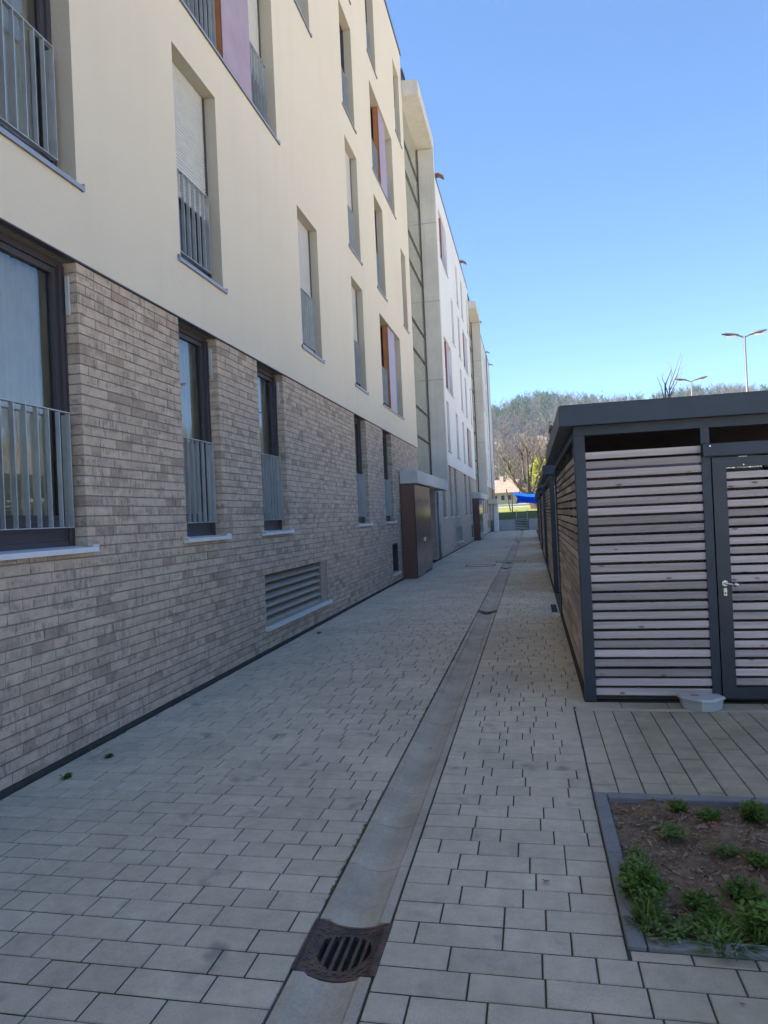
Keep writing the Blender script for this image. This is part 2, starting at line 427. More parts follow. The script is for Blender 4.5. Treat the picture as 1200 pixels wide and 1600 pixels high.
# corner field by the shed: courses run along the alley
def fieldcol(x0, y0, y1):
    y = y0 - random.choice([0, 0, .08])
    while y < y1-.01:
        L = random.choice([.16,.21,.21,.24,.28,.36])
        a, b = max(y, y0), min(y+L, y1)
        if y1-b < .06: b = y1
        if b-a > .03: pieces.append((x0+.158/2, (a+b)/2, .158-JW, b-a-.012))
        y = max(y+L, b)
        if b >= y1: break
for k in range(18): fieldcol(.306+k*.158, PL[2]+.003, 6.49)
for k in range(8): pieces.append((.32+.2+k*.4, 6.665, .394, .2))     # strip of slabs at the shed foot
def paver_geo(lx, ly):
    a, b, c, t = lx/2, ly/2, .004, .004
    V = [(-a,-b,-.06),(a,-b,-.06),(a,b,-.06),(-a,b,-.06),(-a,-b,-t),(a,-b,-t),(a,b,-t),(-a,b,-t),(-a+c,-b+c,0),(a-c,-b+c,0),(a-c,b-c,0),(-a+c,b-c,0)]
    Q = [(0,1,5,4),(1,2,6,5),(2,3,7,6),(3,0,4,7),(4,5,9,8),(5,6,10,9),(6,7,11,10),(7,4,8,11),(8,9,10,11)]
    return V, Q
Vp, Qp = paver_geo(1, 1); Qp = np.array(Qp)
def vis(p):
    """how near to the view a paver lies; behind or out of view last"""
    x, y = p[0], p[1]; d = Vector((x, y, -CAMZ))
    f = d.dot(Vector(F)); u = d.dot(Vector(CR))/f if f > .1 else 9; v = d.dot(Vector(CU))/f if f > .1 else 9
    if f < .1 or abs(u) > .56 or v < -.735: return 1e6+y
    return d.length
pieces.sort(key=vis)
cache = {}
for (cx_, cy_, lx, ly) in pieces[:300]:
    key = (round(lx, 2), round(ly, 2))
    if key not in cache:
        V, Q = paver_geo(lx, ly); me = bpy.data.meshes.new('paver'); me.from_pydata(V, [], Q); me.materials.append(MT['paver']); cache[key] = me
    o = bpy.data.objects.new('paver', cache[key])
    o.location = (cx_, cy_, random.uniform(-.0015, .0015)); o.rotation_euler = (random.gauss(0, .004), random.gauss(0, .003), random.gauss(0, .002))
    link(o, pav)
VV, QQ = [], []
for i, (cx_, cy_, lx, ly) in enumerate(pieces[300:]):
    V, _ = paver_geo(lx, ly); V = np.array(V)
    V[:, 2] += random.gauss(0, .004)*V[:, 1] + random.gauss(0, .003)*V[:, 0] + random.uniform(-.0015, .0015)
    VV.append(V + np.array([cx_, cy_, 0])); QQ.append(Qp + 12*i)
np_mesh('pavers_beyond', np.vstack(VV), np.vstack(QQ), MT['paver'], pav, 'stuff')
# edging strip and slab seam in front of shed
e = MB(); e.cbox(.306, 3.2, 6.495, 6.555, -.05, .004); e.build('edging_strip', MT['gutter'], pav)

# gutter of dished concrete stones
gut = MB(); gut.quad((G0-.014,-1.5,-.05),(G1+.004,-1.5,-.05),(G1+.004,66,-.05),(G0-.014,66,-.05))
gut = structure(gut.build('drain_channel', MT['joint']))
gw = (G1-G0)/2 - .004
prof = [(-gw,-.055),(-gw,0),(-gw+.045,-.001),(-gw*.62,-.016),(-gw*.3,-.031),(0,-.036),(gw*.3,-.031),(gw*.62,-.016),(gw-.045,-.001),(gw,0),(gw,-.055)]
def gstone(L):
    m = MB()
    m.loft([[(x, -L/2+.002, z) for x, z in prof], [(x, L/2-.002, z) for x, z in prof]])
    me = bpy.data.meshes.new('gutter_stone'); me.from_pydata(m.v, [], m.f); me.materials.append(MT['gutter']); return me
GR = [2.87, 12.9, 22.9, 32.9, 42.9]; GL = .37
edges = [-1.5] + [v for g in GR for v in (g-GL/2, g+GL/2)] + [66]
for a, b in zip(edges[0::2], edges[1::2]):
    n = max(1, round((b-a)/.5)); L = (b-a)/n; me = gstone(L)
    for k in range(n): inst('gutter_stone', me, ((G0+G1)/2, a+L*(k+.5), random.uniform(-.001, .001)), gut)

# ------------------------------------------------------------------ apartment buildings
P = .0857; ZB = .035; ZT = ZB+47*P          # brick zone 0.06 .. 4.06
ROOF = 17.45
def holes_for(Sy, y0, y1):
    """window layout of one block: (kind, ya, yb, za, zb, state)"""
    L = []
    sill = ZB+19*P
    for a, b in ((4.2,5.28),(7.03,7.98),(9.28,10.32),(14.8,15.9),(17.77,18.9)):
        L.append(('ground', a, b, sill, ZT, 'curtain'))
    L.append(('vent', 9.22, 12.27, ZB+3.5*P, ZB+12.5*P, '')); L.append(('slot', 18.42, 19.28, ZB+2.5*P, ZB+12*P, ''))
    r1, r2, r3, r4 = (4.74,7.14), (7.79,10.25), (10.9,13.28), (13.98,16.32)
    L += [('upper',4.2,5.31,*r1,'open'),('upper',7.12,8.21,*r1,'shutter:.34'),('upper',11.36,12.5,*r1,'shutter:.02'),('upper',15.03,16.1,*r1,'shutter:.42'),('wide',18.0,20.95,*r1,'')]
    L += [('wide',7.35,10.5,*r2,''),('upper',15.0,16.1,*r2,'shutter:.04'),('upper',17.95,19.05,*r2,'open'),('upper',21.82,22.65,*r2,'shutter:.1')]
    L += [('upper',11.5,12.62,*r3,'shutter:.02'),('upper',15.0,16.07,*r3,'open'),('wide',18.0,21.08,*r3,'')]
    L += [('wide',7.4,10.5,*r4,''),('upper',15.0,16.1,*r4,'shutter:.1'),('upper',17.95,19.02,*r4,'open'),('upper',21.9,22.9,*r4,'shutter:.02')]
    out = []
    for k, a, b, c, d, s in L:
        a += Sy; b += Sy
        if a > y0+.2 and b < y1-.2: out.append((k, a, b, c, d, s))
    return out

def holed_wall(m, X, y0, y1, z0, z1, holes, depth, grow=0., rmat=0):
    """plane x = X with rectangular openings and their reveals"""
    H = [(a-grow, b+grow, c-grow, min(d+grow, z1)) for a, b, c, d in holes]
    ys = sorted({y0, y1, *[v for h in H for v in h[:2]]}); zs = sorted({z0, z1, *[v for h in H for v in h[2:]]})
    ys = [v for v in ys if y0 <= v <= y1]; zs = [v for v in zs if z0 <= v <= z1]
    for a, b in zip(ys, ys[1:]):
        for c, d in zip(zs, zs[1:]):
            ym, zm = (a+b)/2, (c+d)/2
            if any(h[0] < ym < h[1] and h[2] < zm < h[3] for h in H): continue
            m.quad((X,a,c),(X,b,c),(X,b,d),(X,a,d))
    m.mi = rmat
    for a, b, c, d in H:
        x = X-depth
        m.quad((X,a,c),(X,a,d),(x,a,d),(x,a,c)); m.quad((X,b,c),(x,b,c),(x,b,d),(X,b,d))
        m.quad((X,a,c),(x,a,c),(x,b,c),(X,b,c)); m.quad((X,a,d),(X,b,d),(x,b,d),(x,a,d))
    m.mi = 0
    return m

def rect_frame(m, x0, x1, y0, y1, z0, z1, w):
    m.box(x0,x1,y0,y0+w,z0,z1).box(x0,x1,y1-w,y1,z0,z1).box(x0,x1,y0+w,y1-w,z0,z0+w).box(x0,x1,y0+w,y1-w,z1-w,z1)

def curtain(y0, y1, z0, z1, x):
    m = MB(); n = max(12, int((y1-y0)/.018)); ph = random.random()*6
    f = lambda y: x + .016*math.sin(y*62+ph) + .008*math.sin(y*23+ph*2)
    for k in range(n):
        a = y0+(y1-y0)*k/n; b = y0+(y1-y0)*(k+1)/n
        m.quad((f(a),a,z0),(f(b),b,z0),(f(b)*.999+x*.001,b,z1),(f(a)*.999+x*.001,a,z1))
    return m

def shutter_mesh(y0, y1, z0, z1, x):
    m = MB(); z = z1
    while z > z0+.01:
        a = max(z-.041, z0)
        m.quad((x-.011,y0,a),(x-.011,y1,a),(x+.009,y1,a+.009),(x+.009,y0,a+.009)); m.quad((x+.009,y0,a+.009),(x+.009,y1,a+.009),(x+.006,y1,a+.029),(x+.006,y0,a+.029)); m.quad((x+.006,y0,a+.029),(x+.006,y1,a+.029),(x-.011,y1,z),(x-.011,y0,z))
        z = a
    m.box(x-.004, x+.012, y0, y1, z0-.03, z0)
    return m

def sill_mesh(y0, y1, z, xb, proj=.05, ov=.075, th=.04):
    m = MB()
    xo = XW+proj
    m.loft([[(xb,yy,z+.012),(xo,yy,z-.004),(xo,yy,z-th),(xo-.006,yy,z-th),(xo-.006,yy,z-.012),(xb,yy,z+.004)] for yy in (y0-ov, y1+ov)])
    for yy in (y0-ov, y1+ov-.012):
        m.box(XW+.001, xo+.003, yy, yy+.012, z-th-.002, z+.02)
    return m

def railing(win, y0, y1, z0, z1, x, near):
    m = MB()
    m.box(x-.02, x+.02, y0, y1, z1-.008, z1); m.box(x-.02, x+.02, y0, y1, z0, z0+.008)
    for yy in (y0, y1-.012): m.box(x-.06, x-.021, yy, yy+.012, z0+.012, z1-.02)
    n = max(4, round((y1-y0)/.125)); bars = [y0+.004+(y1-y0-.012)*k/n for k in range(n+1)]
    if near:
        m.build('railing_frame', MT['rail'], win)
        me = None
        for b in bars:
            if me is None:
                q = MB().box(-.019, .019, -.004, .004, 0, z1-z0-.018); me = bpy.data.meshes.new('railing_bar'); me.from_pydata(q.v, [], q.f); me.materials.append(MT['rail'])
            inst('railing_bar', me, (x, b, z0+.009), win)
    else:
        for b in bars: m.box(x-.019, x+.019, b-.004, b+.004, z0+.009, z1-.009)
        m.build('railing', MT['rail'], win)

def window(bld, ya, yb, za, zb, depth, state, ground, near, detail=True, sill=True, rail=True):
    xf = XW-depth                       # front of the frame
    m = MB()
    bot = .17 if ground else .1
    rect_frame(m, xf-.07, xf, ya+.002, yb-.002, za+.004, zb-.002, .055)
    m.box(xf-.06, xf-.006, ya+.057, yb-.057, za+.06, za+bot+.05)
    rect_frame(m, xf-.075, xf-.022, ya+.059, yb-.059, za+bot+.052, zb-.059, .05)
    if near and ground:
        m.box(xf-.045, xf+.012, yb-.06, yb-.022, za+.01, zb-.03); m.box(xf-.05, xf+.022, yb-.02, yb-.004, za+.01, zb-.03)
    win = m.build('window', MT['frame'], bld)
    py0, py1, pz0, pz1 = ya+.11, yb-.11, za+bot+.1, zb-.11
    MB().quad((xf-.05,py0-.004,pz0-.004),(xf-.05,py1+.004,pz0-.004),(xf-.05,py1+.004,pz1+.004),(xf-.05,py0-.004,pz1+.004)).build('pane', MT['glass'], win)
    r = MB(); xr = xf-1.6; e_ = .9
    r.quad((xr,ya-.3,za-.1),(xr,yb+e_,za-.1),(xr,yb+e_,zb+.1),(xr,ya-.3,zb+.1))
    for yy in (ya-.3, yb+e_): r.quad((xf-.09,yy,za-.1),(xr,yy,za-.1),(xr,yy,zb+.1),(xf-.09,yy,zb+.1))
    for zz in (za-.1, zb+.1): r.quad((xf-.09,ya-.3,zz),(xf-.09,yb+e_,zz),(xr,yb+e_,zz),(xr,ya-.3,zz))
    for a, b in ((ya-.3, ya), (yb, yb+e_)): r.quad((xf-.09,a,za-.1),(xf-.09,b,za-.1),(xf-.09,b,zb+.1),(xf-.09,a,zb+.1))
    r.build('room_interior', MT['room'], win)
    if state == 'curtain' or state == 'open':
        c0 = py0 if state == 'curtain' else py0+(py1-py0)*.62
        curtain(c0-.05, py1+.35, pz0-.05, pz1+.05, xf-.16).build('curtain', MT['curtain'], win)
    if state.startswith('shutter'):
        fr = float(state.split(':')[1])
        z0 = za+.12+(zb-za-.2)*fr
        shutter_mesh(ya+.045, yb-.045, z0, zb-.004, xf+.018).build('roller_shutter', MT['shutter'], win)
        g = MB().box(xf+.002, xf+.035, yb-.044, yb-.006, za+.02, zb-.004).box(xf+.002, xf+.035, ya+.006, ya+.044, za+.02, zb-.004); g.build('shutter_guide', MT['frame'], win)
    if sill: sill_mesh(ya, yb, za, xf+.002, proj=.055 if ground else .045, th=.045).build('sill', MT['sill'] if ground else MT['darksill'], win)
    if rail:
        z0 = za+(.165 if ground else .16)
        railing(win, ya+.07, yb-.09, z0, z0+.955, XW-.07 if ground else XW-.1, near)
    if near and ground:
        MB().cbox(XW-.1, XW-.06, yb-.026, yb-.006, zb-.45, zb-.12).build('vent_cover', MT['trap'], win)
    return win

def wide_window(bld, ya, yb, za, zb, depth, near):
    """opening with a boxed panel standing between two french windows"""
    pa, pb = ya+1.28, ya+2.27
    win = window(bld, ya, pa+.02, za, zb, depth, 'open', False, near, sill=False)
    w2 = window(bld, pb-.02, yb, za, zb, depth, 'shutter:.33', False, near, sill=False)
    m = MB(); m.box(XW-depth+.037, XW-.03, pa, pb, za+.02, zb-.006)
    m.m = [0]*6; m.m[3] = 1
    pnl = m.build('boxed_panel', [MT['orange'], MT['purple']], bld)
    MB().box(XW-.029, XW-.024, pa-.012, pa, za+.02, zb-.006).build('edge_trim', MT['frame'], pnl)
    sill_mesh(ya, yb, za, XW-depth+.002, proj=.045).build('sill', MT['darksill'], bld)

def brick_geo(rx, ly, lz, jit):
    """brick with its front face toward +x, origin at front centre"""
    a, b = ly/2, lz/2
    V = np.array([(-rx,-a,-b),(-rx,a,-b),(-rx,a,b),(-rx,-a,b),(0,-a,-b),(0,a,-b),(0,a,b),(0,-a,b)], float)
    if jit is not None: V[4:] += jit
    return V
BQ = np.array([(4,5,6,7),(0,4,7,3),(5,1,2,6),(7,6,2,3),(0,1,5,4)])

def brick_layout(y0, y1, holes):
    out = []
    for i in range(47):
        z0 = ZB+i*P; zm = z0+P/2
        segs = [(y0, y1)]
        for a, b, c, d in holes:
            if c < zm < d:
                ns = []
                for s, t in segs:
                    if b <= s or a >= t: ns.append((s, t)); continue
                    if a > s: ns.append((s, a))
                    if b < t: ns.append((b, t))
                segs = ns
        for s, t in segs:
            y = s; first = True
            while y < t-.004:
                L = random.choice([.27,.27,.27,.27,.13,.13,.20,.24])
                if first: L = .24 if i % 2 else .115
                first = False
                if t-(y+L) < .09: L = t-y if t-y < .30 else (t-y)/2
                g_ = .0045 if y+L < t-.004 else 0
                out.append((y+(L-g_)/2, z0+P/2, L-g_))
                y += L+.001
    return out

def building(Sy, y0, y1, plaster, label, near, tower=True):
    bld = empty('apartment_building', (XW-6, (y0+y1)/2, 0), label, 'building', None)
    H = holes_for(Sy, y0, y1)
    gh = [h[1:5] for h in H if h[0] in ('ground', 'vent', 'slot')]; uh = [h[1:5] for h in H if h[0] in ('upper', 'wide')]
    XB = -15.
    # rendered upper wall, oversailing the bricks a little
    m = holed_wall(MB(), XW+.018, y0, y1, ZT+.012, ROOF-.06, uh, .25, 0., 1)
    m.quad((XW+.018,y0,ZT+.012),(XW-.3,y0,ZT+.012),(XW-.3,y1,ZT+.012),(XW+.018,y1,ZT+.012))
    for yy in (y0, y1): m.quad((XW+.018,yy,ZT+.012),(XW+.018,yy,ROOF-.06),(XB,yy,ROOF-.06),(XB,yy,ZT+.012))
    m.quad((XB,y0,0),(XB,y1,0),(XB,y1,ROOF-.06),(XB,y0,ROOF-.06))
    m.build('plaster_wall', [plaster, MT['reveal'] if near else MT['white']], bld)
    MB().box(XW-.05, XW+.021, y0+.001, y1-.001, ZT+.0005, ZT+.0118).build('shadow_strip', MT['frame'], bld)  # thin dark strip standing in for the shadow line under the plaster edge
    r = MB().quad((XB,y0,ROOF-.35),(XW,y0,ROOF-.35),(XW,y1,ROOF-.35),(XB,y1,ROOF-.35)); r.build('roof', MT['kerb'], bld)
    MB().box(XW-.3, XW+.05, y0-.02, y1+.02, ROOF-.058, ROOF+.03).build('parapet_flashing', MT['flash'], bld)
    MB().box(XW-.2, XW+.002, y0, y1, -.02, ZB-.006).build('plinth', MT['plinth'], bld)
    # brick ground floor
    if near:
        m = holed_wall(MB(), XW-.009, y0, y1, ZB-.004, ZT+.01, gh, .19, .007); m.build('mortar_backing', MT['mortar'], bld)
        MB().quad((XW,y1,0),(XW,y1,ZT),(XB,y1,ZT),(XB,y1,0)).build('end_wall', MT['brickfar'], bld)
        lay = brick_layout(y0, y1, gh)
        lay = [b for b in lay if b[0] > -5]
        def size(b):
            d = math.hypot(XW, b[0]); o = math.degrees(math.atan2(-XW, b[0]))
            return -b[2]*(abs(XW)/d)*P/d**2 if b[0] > 3.75 and at_vis(b) else 0
        def at_vis(b):
            d = Vector((XW, b[0], b[1]-CAMZ)); f = d.dot(Vector(F)); u = d.dot(Vector(CR))/f
            return u > -.55
        lay.sort(key=size)
        meshes = {}
        for (yc, zc, L) in lay[:300]:
            key = (round(L, 3), random.randrange(3))
            if key not in meshes:
                V = brick_geo(.125, L, P-.0115, rng.uniform(-.0011, .0011, (4, 3)))
                me = bpy.data.meshes.new('brick'); me.from_pydata(V.tolist(), [], BQ.tolist()); me.materials.append(MT['brick']); meshes[key] = me
            inst('brick', meshes[key], (XW+random.gauss(0, .0013), yc, zc), bld)
        VV, QQ = [], []
        for i, (yc, zc, L) in enumerate(lay[300:]):
            V = brick_geo(.125, L, P-.0115, rng.uniform(-.0011, .0011, (4, 3)))
            VV.append(V+np.array([XW+random.gauss(0, .0013), yc, zc])); QQ.append(BQ+8*i)
        np_mesh('bricks_beyond', np.vstack(VV), np.vstack(QQ), MT['brick'], bld, 'stuff')
    else:
        m = holed_wall(MB(), XW, y0, y1, ZB-.004, ZT+.01, gh, .19)
        for yy in (y0, y1): m.quad((XW,yy,0),(XW,yy,ZT+.01),(XB,yy,ZT+.01),(XB,yy,0))
        m.build('brick_wall', MT['brickfar'], bld)
    # windows, vents
    for k, a, b, c, d, s in H:
        nr = near and a < 12.6
        if k == 'ground': window(bld, a, b, c, d, .135, s, True, nr)
        elif k == 'upper': window(bld, a, b, c, d, .16, s, False, nr)
        elif k == 'wide': wide_window(bld, a, b, c, d, .215, nr)
        else:
            m = MB(); rect_frame(m, XW-.17, XW-.02, a+.003, b-.003, c+.004, d-.003, .03)
            if k == 'vent': m.box(XW-.169, XW-.021, b-.34, b-.033, c+.035, d-.034)
            vent = m.build('louvre_vent' if k == 'vent' else 'small_window', MT['frame'] if k == 'slot' else plumb, bld)
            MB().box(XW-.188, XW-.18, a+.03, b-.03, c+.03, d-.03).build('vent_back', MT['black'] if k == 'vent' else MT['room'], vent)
            if k == 'vent':
                n = 6; hh = (d-c-.07)/n
                q = MB(); q.loft([[(-.14,yy,hh*.92),(-.13,yy,hh*.98),(0,yy,.012),(-.004,yy,-.006)] for yy in (a+.034, b-.342)])
                me = bpy.data.meshes.new('louvre'); me.from_pydata(q.v, [], q.f); me.materials.append(plumb)
                for j in range(n): inst('louvre', me, (XW-.028, 0, c+.035+j*hh), vent)
            sill_mesh(a, b, c, XW-.17, proj=.06 if k == 'vent' else .04, ov=.05).build('sill', MT['sill'], vent)
    for yy in ([32.6-25.75, 44.2-25.75] if not near else []):
        q = MB(); ys = yy+Sy
        if y0 < ys < y1:
            q.loft([[(XW-.25,v,ROOF+.10),(XW+.2,v,ROOF+.14),(XW+.42,v,ROOF-.02),(XW+.38,v,ROOF-.05),(XW+.18,v,ROOF+.10),(XW-.25,v,ROOF+.06)] for v in (ys-.22, ys+.22)])
            q.build('roof_spout', MT['cabinet'], bld)
    if tower:
        t0, t1 = y1, y1+3.7
        XF = XW+.57
        m = MB(); m.box(XW-.35, XF, t1, t1+.26, 3.108, 16.02)
        fin = m.build('concrete_fin', MT['conc'], bld)
        for z in (7.02, 10.08, 13.13): MB().box(XW-.34, XF+.002, t1-.003, t1+.1, z, z+.018).build('panel_joint', MT['kerb'], fin)
        q = MB(); q.loft([[(XW-.4,v,16.03),(XF,v,16.03),(XF,v,16.52),(XW-.4,v,16.62)] for v in (t0+.05, t1+.262)])
        q.build('roof_slab', MT['conc'], bld)
        MB().box(XW-.5, XW-.05, t0+.4, t1-.4, 16.6, 17.15).box(XW-.55, XW+.02, t0+.35, t1-.35, 17.15, 17.22).build('roof_upstand', MT['flash'], bld)
        cy0 = t0-3.62
        m = MB(); m.cbox(XW+.012, XF-.04, cy0, t0, 2.722, 3.1, .008).cbox(XW-.6, XF-.04, t0+.001, t1+.33, 2.722, 3.1, .008); m.build('canopy', MT['conc'], bld)
        MB().box(XW+.02, XW+.18, t0-2.6, t0-2.4, 3.1, 3.16).build('canopy_outlet', MT['zinc'], bld)
        # glazing
        g = MB(); xg = XW-.03
        for yy in (t0+.03, t1-.06): g.box(xg-.09, xg, yy, yy+.05, 3.1, 16.03)
        zs = [3.1, 4.55, 5.6, 7.6, 8.65, 10.65, 11.7, 13.7, 14.75, 16.03]
        for z in zs[1:-1]: g.box(xg-.085, xg-.004, t0+.08, t1-.06, z-.022, z+.022)
        gl = g.build('stair_glazing', MT['timber'], bld)
        for a, b in zip(zs, zs[1:]): MB().quad((xg-.045,t0+.075,a+.02),(xg-.045,t1-.055,a+.02),(xg-.045,t1-.055,b-.02),(xg-.045,t0+.075,b-.02)).build('pane', MT['stairglass'], gl)
        r = MB(); r.quad((XW-1.1,t0,3.1),(XW-1.1,t1+.2,3.1),(XW-1.1,t1+.2,17.38),(XW-1.1,t0,17.38)); r.quad((XW-1.1,t0,17.38),(XW-.52,t0,17.23),(XW-.52,t1+.2,17.23),(XW-1.1,t1+.2,17.38))
        r.quad((XW-.36,t1+.1,3.1),(XW-1.1,t1+.1,3.1),(XW-1.1,t1+.1,16.1),(XW-.36,t1+.1,16.1))
        r.quad((XW-1.1,t0,16.3),(XW-.2,t0,16.3),(XW-.2,t1,16.3),(XW-1.1,t1,16.3))
        r.build('stair_wall', MT['stairroom'], bld)
        st = MB()
        for z in (4.1, 7.15, 10.2, 13.25): st.box(XW-1.09, XW-.25, t0+.02, t1-.02, z, z+.2)
        st.build('landing', MT['conc'], bld)
        # entrance recess under the canopy
        m = MB(); m.quad((XW-.75,t0,0),(XW-.75,t1+.3,0),(XW-.75,t1+.3,2.73),(XW-.75,t0,2.73)); m.build('entrance_wall', MT['brickfar'], bld)
        d = MB(); rect_frame(d, XW-.74, XW-.66, t0+.5, t1-.5, .03, 2.6, .08); d.box(XW-.74,XW-.66,t0+1.8,t0+1.9,.1,2.5); dr = d.build('entrance_door', MT['frame'], bld)
        MB().quad((XW-.70,t0+.575,.105),(XW-.70,t1-.575,.105),(XW-.70,t1-.575,2.525),(XW-.70,t0+.575,2.525)).build('pane', MT['glass'], dr)
        MB().box(XW-.64, XW-.60, t0+1.98, t0+2.02, .8, 1.9).build('pull_handle', MT['steel'], dr)
    return bld
plumb = plain('louvre_taupe', (.33,.285,.23), .5, .2, var=.08)
PS = 25.75
building(0, -26., 23.5, MT['cream'], 'cream plastered apartment block with taupe brick ground floor and french windows', True)
building(PS, 27.5, 23.5+PS, MT['white'], 'white plastered apartment block between the two concrete stair fins', False)
building(2*PS, 27.5+PS, 70., MT['white'], 'white apartment block beyond the second stair fin with a thin downpipe at its end', False, False)
building(3*PS-8.2, 70.05, 76., MT['white'], 'last white apartment block of the row reaching past the retaining wall', False, False)

# cabinets under the canopies
def cabinet(Y, label):
    c = empty('utility_cabinet', (XW+.22, Y+1.55, 0), label, 'cabinet', 'brown cabinets under the canopies')
    x1 = XW+.43
    m = MB(); m.cbox(XW+.012, x1-.03, Y, Y+3.1, .0, 2.70, .006); b = m.build('body', MT['cabinet'], c)
    MB().box(XW+.05, x1-.06, Y+.06, Y+3.04, -.015, -.0005)
    for k in range(2):
        d = MB().cbox(x1-.028, x1, Y+.012+k*1.545, Y+.012+k*1.545+1.535, .09 if k else .03, 2.69, .004).build('door', MT['cabdoor'], c)
        if k == 1:
            MB().box(x1+.001, x1+.02, Y+1.62, Y+1.66, 1.0, 1.12).build('handle_plate', MT['steel'], d)
            MB().tube([(x1+.02,Y+1.64,1.08),(x1+.05,Y+1.64,1.08),(x1+.055,Y+1.66,1.08),(x1+.055,Y+1.78,1.08)], .009, 8).build('handle', MT['steel'], d)
cabinet(19.85, 'tall brown metal cabinet under the canopy against the cream block')
cabinet(19.85+PS, 'tall brown metal cabinet with blue reflections against the white block')

# downpipes
def downpipe(Y, z1, label, x=XW+.07):
    t = empty('downpipe', (x, Y, 0), label, 'downpipe')
    MB().tube([(x,Y,0),(x,Y,z1)], .05, 10).build('pipe', MT['zinc'], t, True)
    for z in [.8, 2.2] + list(np.arange(5, z1, 3.)): 
        if z < z1: MB().box(XW+.019, x+.055, Y-.057, Y+.057, z, z+.03).build('bracket', MT['zinc'], t)
downpipe(27.86, 2.715, 'short zinc downpipe beside the brick entrance corner under the first canopy')
downpipe(69.7, 17.2, 'long thin downpipe running full height between the two far white blocks')

# pale porch at the far end of the row
pc = empty('porch', (XW+.4, 64, 0), 'small concrete porch canopy on a pale column by the retaining wall', 'porch')
MB().cbox(XW+.02, XW+.82, 62.2, 65.7, 2.5, 2.93, .01).build('canopy', MT['conc'], pc)
MB().cbox(XW+.35, XW+.75, 64.6, 65.6, 0, 2.499, .01).build('column', MT['white'], pc)

# ------------------------------------------------------------------ things in the paving
def drain_grate(Y, label):
    t = empty('drain_grate', ((G0+G1)/2, Y, 0), label, 'drain grate', 'cast iron grates along the gutter')
    X = (G0+G1)/2; hw = .166; hl = GL/2-.004
    zc = lambda x: -.032*max(0, 1-(x/.15)**2)-.0005
    m = MB()
    N = 44; NL = 46
    rx, ry = .117, .118
    def slot(x, y):
        if (x/rx)**2+(y/ry)**2 > 1: return False
        return ((x+rx) % .0395) > .0145
    xs = np.linspace(-hw, hw, N*2+1); ys = np.linspace(-hl, hl, NL+1)
    for i in range(len(xs)-1):
        for j in range(NL):
            xm, ym = (xs[i]+xs[i+1])/2, (ys[j]+ys[j+1])/2
            if slot(xm, ym):
                continue
            st = .0022 if (int((xm+1)/.021)+int((ym+1)/.021)) % 2 == 0 and (xm/rx)**2+(ym/ry)**2 > 1.25 and abs(xm) < .14 and abs(ym) < .155 else 0
            a, b, c, d = xs[i], xs[i+1], ys[j], ys[j+1]
            m.quad((X+a,Y+c,zc(a)+st),(X+b,Y+c,zc(b)+st),(X+b,Y+d,zc(b)+st),(X+a,Y+d,zc(a)+st))
            for (sx, sy, p, q) in ((xs[1]-xs[0],0,(b,c),(b,d)),(-(xs[1]-xs[0]),0,(a,c),(a,d)),(0,ys[1]-ys[0],(a,d),(b,d)),(0,-(ys[1]-ys[0]),(a,c),(b,c))):
                if slot(xm+sx, ym+sy) :
                    m.quad((X+p[0],Y+p[1],zc(p[0])),(X+q[0],Y+q[1],zc(q[0])),(X+q[0],Y+q[1],zc(q[0])-.03),(X+p[0],Y+p[1],zc(p[0])-.03))
    m.build('grate', MT['iron'], t)
    f = MB()
    for sx in (-1, 1): f.box(X+sx*hw-.008 if sx < 0 else X+hw-.004, X+sx*hw+.004 if sx < 0 else X+hw+.008, Y-hl, Y+hl, -.05, .004)
    rim = lambda v: [(X+x, v, zc(x)+.003) for x in np.linspace(-hw+.01, hw-.01, 13)]+[(X+x, v, -.05) for x in np.linspace(hw-.01, -hw+.01, 13)]
    f.loft([rim(Y-hl-.002), rim(Y-hl+.012)]); f.loft([rim(Y+hl-.012), rim(Y+hl+.002)])
    f.build('frame', MT['iron'], t)
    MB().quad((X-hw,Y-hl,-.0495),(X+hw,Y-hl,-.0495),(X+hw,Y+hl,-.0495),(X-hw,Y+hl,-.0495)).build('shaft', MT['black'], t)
for Y, l in zip(GR, ['rusty cast iron drain grate in the gutter beside the planting bed', 'dark drain grate in the gutter beside the first slatted shed', 'drain grate in the gutter just before the two manhole covers', 'drain grate in the gutter beside the third slatted shed', 'drain grate in the gutter level with the far brown cabinet']):
    drain_grate(Y, l)
def manhole(x0, x1, y0, y1, label):
    t = empty('manhole_cover', ((x0+x1)/2, (y0+y1)/2, 0), label, 'manhole cover', 'paved manhole covers across the alley')
    m = MB()
    w = .05
    m.box(x0,x1,y0,y0+w,-.03,.008).box(x0,x1,y1-w,y1,-.03,.008).box(x0,x0+w,y0+w,y1-w,-.03,.008).box(x1-w,x1,y0+w,y1-w,-.03,.008); m.build('frame', MT['iron'], t)
    MB().box(x0+w, x1-w, y0+w, y1-w, -.03, .004).build('infill_slab', MT['gutter'], t)
manhole(-2.25, -1.25, 23.6, 24.5, 'rectangular manhole cover with iron frame left of the gutter')
manhole(-1.3, -.25, 25.1, 26.0, 'rectangular manhole cover with iron frame lying across the gutter line')

